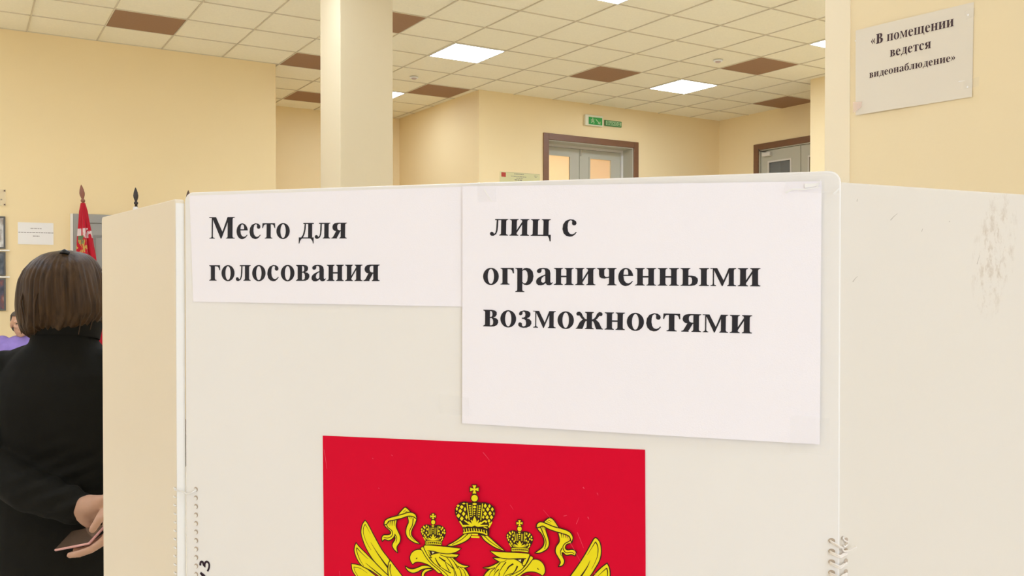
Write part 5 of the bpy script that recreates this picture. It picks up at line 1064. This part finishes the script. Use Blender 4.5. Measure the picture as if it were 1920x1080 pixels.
flag('furled white-topped flag on a pole with a black spear tip, middle of the three', (-4.533 * T, YF, 2.415), (-2.655, YF + 0.02, 0.0), [M['white_flag'], M['blue_flag'], M['red_flag']], M['dark_wood'], M['dark_wood'],
     lambda d: (0.018 + 0.035 * min(1, d / 0.2) + 0.05 * max(0, min(1, (d - 0.2) / 0.6)), -0.006), 0.6, False, 9)
flag('flagpole with only its brown spear tip showing over the booth corner', (-3.726 * T, YF, 2.415), (-2.24, YF + 0.02, 0.0), None, M['brown_wood'], M['brown_wood'])

# ------------------------------------------------------------------ people
def ellip(bm, c, r, rot=None):
    mtx = Matrix.Translation(Vector(c)) @ (rot.to_4x4() if rot is not None else Matrix.Identity(4)) @ Matrix.Diagonal((*r, 1))
    bmesh.ops.create_uvsphere(bm, u_segments=20, v_segments=14, radius=1, matrix=mtx)
def cap(bm, p0, r0, p1, r1, n=14):
    p0, p1 = Vector(p0), Vector(p1)
    for p, r in ((p0, r0), (p1, r1)): bmesh.ops.create_uvsphere(bm, u_segments=n, v_segments=10, radius=r, matrix=Matrix.Translation(p))
    d = p1 - p0
    if d.length > 1e-5:
        q = Vector((0, 0, 1)).rotation_difference(d).to_matrix().to_4x4()
        bmesh.ops.create_cone(bm, cap_ends=True, segments=n, radius1=r0, radius2=r1, depth=d.length, matrix=Matrix.Translation((p0 + p1) / 2) @ q)
def chain(bm, pts, rs):
    for i in range(len(pts) - 1): cap(bm, pts[i], rs[i], pts[i + 1], rs[i + 1])
def stack(bm, rows, n=28):
    """lofted torso: rows of (z, cx, cy, rx, ry)"""
    rings = [[bm.verts.new((cx + rx * math.copysign(abs(math.cos(t)) ** 0.85, math.cos(t)), cy + ry * math.copysign(abs(math.sin(t)) ** 0.85, math.sin(t)), z)) for t in [2 * math.pi * k / n for k in range(n)]] for z, cx, cy, rx, ry in rows]
    for a, b in zip(rings, rings[1:]):
        for k in range(n): bm.faces.new((a[k], a[(k + 1) % n], b[(k + 1) % n], b[k]))
    bm.faces.new(rings[0][::-1]); bm.faces.new(rings[-1])
def skin_over(name, bm, voxel, m, parent, iters=4, disp=None, factor=0.5):
    """one continuous surface over all the overlapping shapes in bm"""
    me = bpy.data.meshes.new('tmp'); bm.to_mesh(me); bm.free()
    o = bpy.data.objects.new('tmp', me); C.objects.link(o)
    r = o.modifiers.new('r', 'REMESH'); r.mode = 'VOXEL'; r.voxel_size = voxel
    s = o.modifiers.new('s', 'SMOOTH'); s.factor = factor; s.iterations = iters
    bpy.context.view_layer.update()
    dg = bpy.context.evaluated_depsgraph_get(); new = bpy.data.meshes.new_from_object(o.evaluated_get(dg), depsgraph=dg)
    bpy.data.objects.remove(o); bpy.data.meshes.remove(me)
    if disp:
        nv = [(v.co.copy(), v.normal.copy()) for v in new.vertices]
        for v, (c, n) in zip(new.vertices, nv): v.co = c + n * disp(c)
    new.name = name; new.materials.clear()
    for k in (m if isinstance(m, (list, tuple)) else [m]): new.materials.append(k)
    for p in new.polygons: p.use_smooth = True
    q = bpy.data.objects.new(name, new); C.objects.link(q); q.parent = parent
    return q

def head(bm, c, s=1.0, yaw=0.0, pitch=0.0):
    """head with face towards +y"""
    R = Matrix.Rotation(yaw, 3, 'Z') @ Matrix.Rotation(pitch, 3, 'X'); c = Vector(c)
    P = lambda x, y, z: c + R @ (Vector((x, y, z)) * s)
    ellip(bm, P(0, -0.012, 0.022), (0.074 * s, 0.090 * s, 0.088 * s), R)
    ellip(bm, P(0, 0.022, -0.040), (0.056 * s, 0.064 * s, 0.070 * s), R)
    ellip(bm, P(0, 0.060, -0.088), (0.024 * s, 0.022 * s, 0.020 * s), R)
    chain(bm, [P(0, 0.076, 0.012), P(0, 0.094, -0.022), P(0, 0.100, -0.032)], [0.008 * s, 0.010 * s, 0.011 * s])
    for k in (-1, 1):
        ellip(bm, P(k * 0.012, 0.091, -0.035), (0.009 * s, 0.009 * s, 0.007 * s), R)
        ellip(bm, P(k * 0.031, 0.070, 0.024), (0.024 * s, 0.012 * s, 0.007 * s), R)
        ellip(bm, P(k * 0.034, 0.058, -0.020), (0.022 * s, 0.022 * s, 0.018 * s), R)
        ellip(bm, P(k * 0.075, -0.006, -0.012), (0.010 * s, 0.020 * s, 0.031 * s), R)
        ellip(bm, P(k * 0.030, 0.072, 0.008), (0.011 * s, 0.009 * s, 0.008 * s), R)
    ellip(bm, P(0, 0.083, -0.057), (0.023 * s, 0.010 * s, 0.005 * s), R); ellip(bm, P(0, 0.081, -0.067), (0.020 * s, 0.010 * s, 0.006 * s), R)
    return P

# ---- woman seen from behind; local +y is where she looks (away from the camera)
wm = thing('person', 'person in black coat with brown bob, back turned, hands and phone behind back', 'person', (-3.9034, -5.5713, 0), math.radians(-31.94))
HX = 0.025
Ls, Le, Lw_ = (-0.142, 0.0, 1.285), (-0.145, -0.085, 1.065), (0.150, -0.178, 0.966)
Rs, Re, Rw_ = (0.182, 0.0, 1.285), (0.315, -0.01, 1.075), (0.277, -0.188, 0.968)
bm = bmesh.new()
P = head(bm, (HX, 0.02, 1.505))
cap(bm, (HX, -0.005, 1.34), 0.052, (HX, 0.012, 1.45), 0.046)
stack(bm, [(0.84, 0.02, 0, .155, .11), (0.93, 0.02, 0, .158, .112), (1.05, 0.02, 0, .122, .09), (1.2, 0.02, 0.005, .138, .10), (1.27, 0.02, 0, .142, .085), (1.33, 0.02, 0, .08, .06)])
chain(bm, [Ls, Le, Lw_], [0.048, 0.038, 0.026]); chain(bm, [Rs, Re, Rw_], [0.048, 0.038, 0.026])
for s in (-1, 1):
    chain(bm, [(0.02 + s * 0.085, 0, 0.88), (0.02 + s * 0.085, 0.01, 0.48), (0.02 + s * 0.085, -0.005, 0.09)], [0.085, 0.058, 0.038])
    chain(bm, [(0.02 + s * 0.085, -0.02, 0.05), (0.02 + s * 0.092, 0.12, 0.035), (0.02 + s * 0.094, 0.165, 0.03)], [0.034, 0.032, 0.022])
# left hand closes over the right wrist
chain(bm, [Lw_, (0.185, -0.203, 0.978), (0.215, -0.218, 0.985)], [0.026, 0.028, 0.024])
ellip(bm, (0.176, -0.203, 0.966), (0.034, 0.017, 0.032))
for dz, dl, r in ((0.016, 0.0, .0085), (0.0, 0.008, .0088), (-0.016, 0.004, .0085), (-0.031, -0.008, .0075)):
    chain(bm, [(0.205, -0.212, 0.982 + dz * .8), (0.240 + dl, -0.226, 0.990 + dz), (0.270 + dl, -0.226, 0.986 + dz), (0.298 + dl, -0.208, 0.978 + dz)], [r * 1.25, r, r * .95, r * .85])
chain(bm, [(0.165, -0.198, 0.962), (0.172, -0.206, 0.942), (0.190, -0.204, 0.926)], [0.014, 0.0105, 0.009])
# right hand under the phone, thumb across it
chain(bm, [Rw_, (0.268, -0.212, 0.958), (0.258, -0.240, 0.938)], [0.026, 0.028, 0.022])
ellip(bm, (0.252, -0.226, 0.960), (0.026, 0.028, 0.018))
fing = [[(0.262, -0.284, 0.916), (0.236, -0.300, 0.898), (0.206, -0.300, 0.888), (0.178, -0.286, 0.880)],
        [(0.256, -0.264, 0.912), (0.222, -0.272, 0.890), (0.190, -0.264, 0.876), (0.160, -0.250, 0.870)],
        [(0.250, -0.244, 0.912), (0.214, -0.246, 0.888), (0.184, -0.234, 0.876), (0.158, -0.220, 0.872)],
        [(0.246, -0.226, 0.916), (0.216, -0.222, 0.896), (0.194, -0.208, 0.886), (0.176, -0.196, 0.884)]]
for k, fg in enumerate(fing):
    r = (.0088, .0088, .0084, .0074)[k]; chain(bm, [(0.262, -0.222, 0.946)] + fg, [0.015, r * 1.25, r * 1.05, r * .98, r * .85])
chain(bm, [(0.250, -0.226, 0.966), (0.244, -0.252, 0.974), (0.244, -0.277, 0.963), (0.236, -0.292, 0.944)], [0.016, 0.0118, 0.0105, 0.0090])
body = skin_over('body', bm, 0.0042, M['skin'], wm, 3)
# coat
bm = bmesh.new()
stack(bm, [(0.70, 0.03, 0.005, .205, .150), (0.80, 0.03, 0.005, .202, .150), (0.90, 0.028, 0.0, .192, .142), (1.0, 0.025, 0.0, .180, .128), (1.08, 0.022, 0.0, .173, .120), (1.17, 0.02, 0.0, .178, .124), (1.24, 0.02, 0.0, .181, .118), (1.29, 0.02, 0.0, .170, .104), (1.335, 0.02, 0.0, .128, .084), (1.372, 0.024, 0.0, .085, .072), (1.395, 0.024, 0.0, .076, .068), (1.415, 0.026, 0.0, .074, .067), (1.428, 0.026, 0.002, .070, .064)])
for k in (-1, 1): cap(bm, (0.018 + k * 0.150, 0, 1.287), 0.058, (0.018 + k * 0.05, -0.008, 1.330), 0.048)
chain(bm, [Ls, Le], [0.066, 0.058]); chain(bm, [Le, (0.005, -0.150, 1.010), (0.128, -0.176, 0.972)], [0.058, 0.054, 0.047]); chain(bm, [Rs, Re, (0.290, -0.155, 0.992)], [0.066, 0.056, 0.044])
chain(bm, [(0.10, -0.172, 0.980), (0.142, -0.180, 0.966)], [0.046, 0.043])
def coat_disp(c):
    n1 = noise.noise(c * 7.0) * 0.006 + noise.noise(Vector((c.x * 9, c.y * 9, c.z * 22))) * 0.004
    # creases where the waist is pulled towards the clasped hands
    k = math.exp(-((c.z - 1.03) / 0.10) ** 2) * (0.5 + 0.5 * math.tanh((c.x - 0.02) * 14))
    n2 = math.sin((c.z * 1.0 - (c.x - 0.03) * 0.42) * 150) * 0.0038 * k
    return n1 + n2
coat = skin_over('coat', bm, 0.006, M['coat'], wm, 3, coat_disp)
bm = bmesh.new()
for a0, a1 in ((0.0, math.pi * 2),):
    N = 40; rows = []
    for z, e in ((1.385, .010), (1.405, .014), (1.425, .017), (1.437, .014), (1.434, .004), (1.400, 0.002)):
        rows.append([bm.verts.new((0.026 + (0.076 + e) * math.cos(2 * math.pi * k / N), 0.0 + (0.070 + e) * math.sin(2 * math.pi * k / N), z - 0.016 * math.sin(2 * math.pi * k / N))) for k in range(N)])
    for a, b in zip(rows, rows[1:]):
        for k in range(N): bm.faces.new((a[k], a[(k + 1) % N], b[(k + 1) % N], b[k]))
obj('collar', bm, M['coat'], coat, smooth=True)
# trousers and shoes
bm = bmesh.new()
stack(bm, [(0.72, 0.02, 0, .178, .128), (0.86, 0.02, 0, .176, .128), (0.96, 0.02, 0, .165, .12), (1.0, 0.02, 0, .155, .11)])
for s in (-1, 1): chain(bm, [(0.02 + s * 0.088, 0, 0.84), (0.02 + s * 0.088, 0.01, 0.48), (0.02 + s * 0.086, -0.004, 0.10)], [0.100, 0.074, 0.060])
skin_over('trousers', bm, 0.008, M['navy'], wm, 3)
for s in (-1, 1):
    bm = bmesh.new(); chain(bm, [(0.02 + s * 0.085, -0.03, 0.052), (0.02 + s * 0.092, 0.12, 0.042), (0.02 + s * 0.095, 0.18, 0.036)], [0.050, 0.042, 0.034])
    box(bm, 0.02 + s * 0.09 - 0.034, -0.07, 0.0, 0.02 + s * 0.09 + 0.034, 0.19, 0.02)
    skin_over('shoe', bm, 0.006, M['shoe'], wm, 2)
# bob haircut: strands ride on a closed shell that opens around the face
def bob(name, parent, rows, m, cy, face_z, seed, curl=1.0):
    rnd = random.Random(seed); NA = 200; bm = bmesh.new(); g = []
    offs = [(rnd.choice((4, 7, 11, 13, 17, 23, 29, 37, 41, 47)), rnd.uniform(0, 6.28), rnd.uniform(.0006, .0017), rnd.uniform(-16, 16)) for _ in range(12)]
    NZ = 46; zt, zb = rows[0][0], rows[-1][0]
    def at(z):
        for a, b in zip(rows, rows[1:]):
            if a[0] >= z >= b[0]:
                t = (a[0] - z) / (a[0] - b[0]); t = t * t * (3 - 2 * t) if len(rows) < 6 else t
                return [a[i] + (b[i] - a[i]) * t for i in range(1, 5)]
        return rows[-1][1:5]
    for j in range(NZ + 1):
        t = j / NZ; z0 = zt + (zb - zt) * (1 - (1 - t) ** 1.25 if t < .5 else t ** 1.0 if False else 1 - (1 - t) ** 1.25); row = []
        for i in range(NA):
            a = 2 * math.pi * i / NA; back = -math.sin(a)      # +1 at the back of the head, -1 at the face
            drop = t ** 3 * (0.013 * math.sin(a + 2.6) + 0.006 * math.sin(3 * a + 1.0) + 0.004 * math.sin(8 * a + 2) + 0.0025 * math.sin(19 * a))
            z = z0 + drop; cx, rx0, rx1, ry = at(z0)
            rx = rx1 if math.cos(a) > 0 else rx0
            s = sum(am * math.sin(fr * a + ph + k * (z - zt)) for fr, ph, am, k in offs) * min(1, t * 3.0)
            s += 0.0045 * math.sin(3 * a + 22 * (z - zt)) * t + 0.003 * math.sin(6 * a - 30 * (z - zt) + 1) * t
            c_ = curl * max(0, t - .78) / .22
            k = 1 - 0.22 * c_ * c_
            r = 1.0
            if back < -0.25 and z < face_z: r = max(0.45, 1 - 0.55 * min(1, (-0.25 - back) / 0.18)) if True else 1
            row.append(bm.verts.new((cx + (rx * k + s) * math.cos(a) * (r if back < -0.25 else 1), cy + (ry * k + s) * math.sin(a) * r, z)))
        g.append(row)
    for a, b in zip(g, g[1:]):
        for k in range(NA): bm.faces.new((a[k], a[(k + 1) % NA], b[(k + 1) % NA], b[k]))
    bm.faces.new(g[0][::-1]); bm.faces.new(g[-1])
    return obj(name, bm, m, parent, smooth=True)
hair = bob('hair', wm, [(1.625, .030, .012, .012, .014), (1.622, .030, .036, .034, .036), (1.612, .028, .060, .060, .062), (1.596, .026, .080, .078, .082), (1.572, .024, .098, .092, .098), (1.545, .022, .105, .102, .108), (1.51, .022, .108, .109, .112), (1.48, .022, .109, .114, .112), (1.455, .022, .110, .113, .108), (1.43, .018, .104, .101, .100), (1.41, .012, .098, .090, .094), (1.392, .010, .088, .074, .086)], M['hair'], -0.002, 1.565, 11)
for k in range(7):  # loose strands and curled ends
    a = math.radians((188, 196, 205, 236, 262, 318, 340)[k]); r0 = 0.112 + (0.004 if k % 2 else 0)
    pts = [(0.022 + r0 * (0.90 + 0.10 * min(1, i)) * math.cos(a + .02 * i * (1 if k % 2 else -1)) * (1 - .012 * i * i), -0.002 + r0 * (0.90 + 0.10 * min(1, i)) * math.sin(a + .02 * i), 1.52 - 0.030 * i) for i in range(5)]
    bm = bmesh.new(); tube(bm, [tuple(p) for p in catmull(pts, False, 3)], [0.0035 - 0.00022 * i for i in range(13)], 6); obj('loose_strand', bm, M['hair'], hair, smooth=True)
bm = bmesh.new(); tube(bm, [(0.040, -0.052, 1.617), (0.052, -0.056, 1.621), (0.064, -0.054, 1.616)], [0.005, 0.0065, 0.005], 8)
obj('hair_clip', bm, M['clip'], hair, smooth=True)
for s in (-1, 1):
    bm = bmesh.new(); ellip(bm, P(s * 0.030, 0.076, 0.010), (0.0085, 0.005, 0.0055)); obj('eye', bm, M['eye'], wm, smooth=True)
# phone in her hand
A_, AB, AD = Vector((0.134, -0.185, 0.909)), Vector((.006, -.060, -.022)), Vector((.12, -.065, .037))
x_ = AD.normalized(); n_ = AB.cross(AD).normalized(); y_ = n_.cross(x_)
ph = thing('phone', 'phone held in a hand behind the back of the person in black', 'phone', (0, 0, 0))
W0 = Matrix.Translation(wm.location) @ Matrix.Rotation(math.radians(-31.94), 4, 'Z')
PM = W0 @ Matrix(((x_.x, y_.x, n_.x, A_.x), (x_.y, y_.y, n_.y, A_.y), (x_.z, y_.z, n_.z, A_.z), (0, 0, 0, 1)))
ph.matrix_world = PM
sgn = 1 if AB.dot(y_) > 0 else -1
obj('case', boxes((0, min(0, sgn * .066), -.0040, .138, max(0, sgn * .066), .0022)), M['phone_edge'], ph, bevel=0.003)
obj('screen', boxes((.004, min(sgn * .003, sgn * .063), .0023, .134, max(sgn * .003, sgn * .063), .0028)), M['phone_glass'], ph)

# ---- seated person far left, mostly hidden by the woman
sp_dir = Vector((-0.35, -0.94, 0)); rz = math.atan2(sp_dir.y, sp_dir.x) - math.pi / 2
SX, SY = -3.700, 0.085
sp = thing('person', 'seated person in a purple top at the far left, behind the person in black', 'person', (SX, SY, 0), rz)
bm = bmesh.new(); P2 = head(bm, (0, 0.05, 1.175), 0.98, 0.25, -0.12)
cap(bm, (0, -0.01, 1.03), 0.052, (0, 0.03, 1.12), 0.05)
stack(bm, [(0.44, 0, -.02, .17, .13), (0.56, 0, -.02, .165, .125), (0.72, 0, -.015, .14, .105), (0.88, 0, -.01, .155, .11), (1.0, 0, -.01, .15, .09), (1.05, 0, -.01, .09, .06)])
arms = {}
for s in (-1, 1):
    sh, el, wr = (s * .165, -0.01, 1.01), (s * .225, 0.06, 0.76), (s * .12, 0.26, 0.64); arms[s] = (sh, el, wr)
    chain(bm, [sh, el, wr], [.048, .038, .027])
    cap(bm, wr, .027, (s * .10, .31, .625), .026)
    for q in range(4): chain(bm, [(s * (.085 + .013 * q), .325, .622), (s * (.080 + .014 * q), .365, .612), (s * (.078 + .014 * q), .39, .598)], [.010, .0085, .0075])
    chain(bm, [(s * .082, .29, .63), (s * .062, .32, .622), (s * .055, .345, .615)], [.012, .010, .008])
    chain(bm, [(s * .09, 0, .53), (s * .11, .42, .51), (s * .11, .40, .10)], [.085, .060, .042])
    chain(bm, [(s * .11, .38, .05), (s * .12, .52, .035)], [.036, .030])
skin_over('body', bm, 0.0065, M['skin'], sp, 3)
bm = bmesh.new()
stack(bm, [(0.50, 0, -.02, .185, .145), (0.60, 0, -.02, .178, .138), (0.74, 0, -.015, .160, .125), (0.88, 0, -.01, .175, .128), (1.0, 0, -.01, .178, .108), (1.045, 0, -.005, .125, .082), (1.07, 0, 0, .075, .065)])
for s in (-1, 1): sh, el, wr = arms[s]; chain(bm, [sh, el, wr], [.064, .052, .038])
skin_over('jumper', bm, 0.009, M['purple'], sp, 3, lambda c: noise.noise(c * 9) * .007)
bm = bmesh.new()
stack(bm, [(0.44, 0, -.02, .182, .142), (0.52, 0, -.02, .182, .142), (0.58, 0, -.02, .17, .13)])
for s in (-1, 1): chain(bm, [(s * .09, 0, .53), (s * .11, .42, .515), (s * .11, .40, .12)], [.095, .072, .058])
skin_over('trousers', bm, 0.010, M['navy'], sp, 3)
for s in (-1, 1):
    bm = bmesh.new(); chain(bm, [(s * .11, .36, .05), (s * .12, .52, .042), (s * .122, .57, .036)], [.048, .042, .034]); box(bm, s * .116 - .034, .32, 0, s * .116 + .034, .58, .02)
    skin_over('shoe', bm, 0.008, M['shoe'], sp, 2)
    bm = bmesh.new(); ellip(bm, P2(s * 0.030, 0.076, 0.010), (0.008, 0.005, 0.005)); obj('eye', bm, M['eye'], sp, smooth=True)
h2 = bob('hair', sp, [(1.288, 0, .012, .012, .014), (1.282, 0, .042, .042, .045), (1.262, 0, .070, .070, .076), (1.235, 0, .082, .082, .090), (1.20, 0, .085, .085, .095), (1.165, 0, .083, .083, .090), (1.13, 0, .076, .076, .080), (1.10, 0, .066, .066, .068)], M['grey_hair'], 0.035, 1.235, 5)
# office chair under the seated person
ch = thing('chair', 'dark fabric chair under the seated person in purple', 'chair', (SX, SY, 0), rz)
obj('seat', boxes((-.23, -.20, .385, .23, .26, .430)), M['chair'], ch, bevel=.015)
obj('backrest', boxes((-.22, -.235, .62, .22, -.19, .95)), M['chair'], ch, bevel=.015)
for x in (-.2, .2):
    bm = bmesh.new(); tube(bm, [(x, -.212, .60), (x, -.205, .40), (x, -.20, 0.001)], .012, 10); tube(bm, [(x, -.212, .60), (x, -.212, .66)], .012, 10); obj('leg', bm, M['picture_frame'], ch, smooth=True)
    bm = bmesh.new(); tube(bm, [(x, .24, .384), (x, .25, 0.001)], .012, 10); obj('leg', bm, M['picture_frame'], ch, smooth=True)
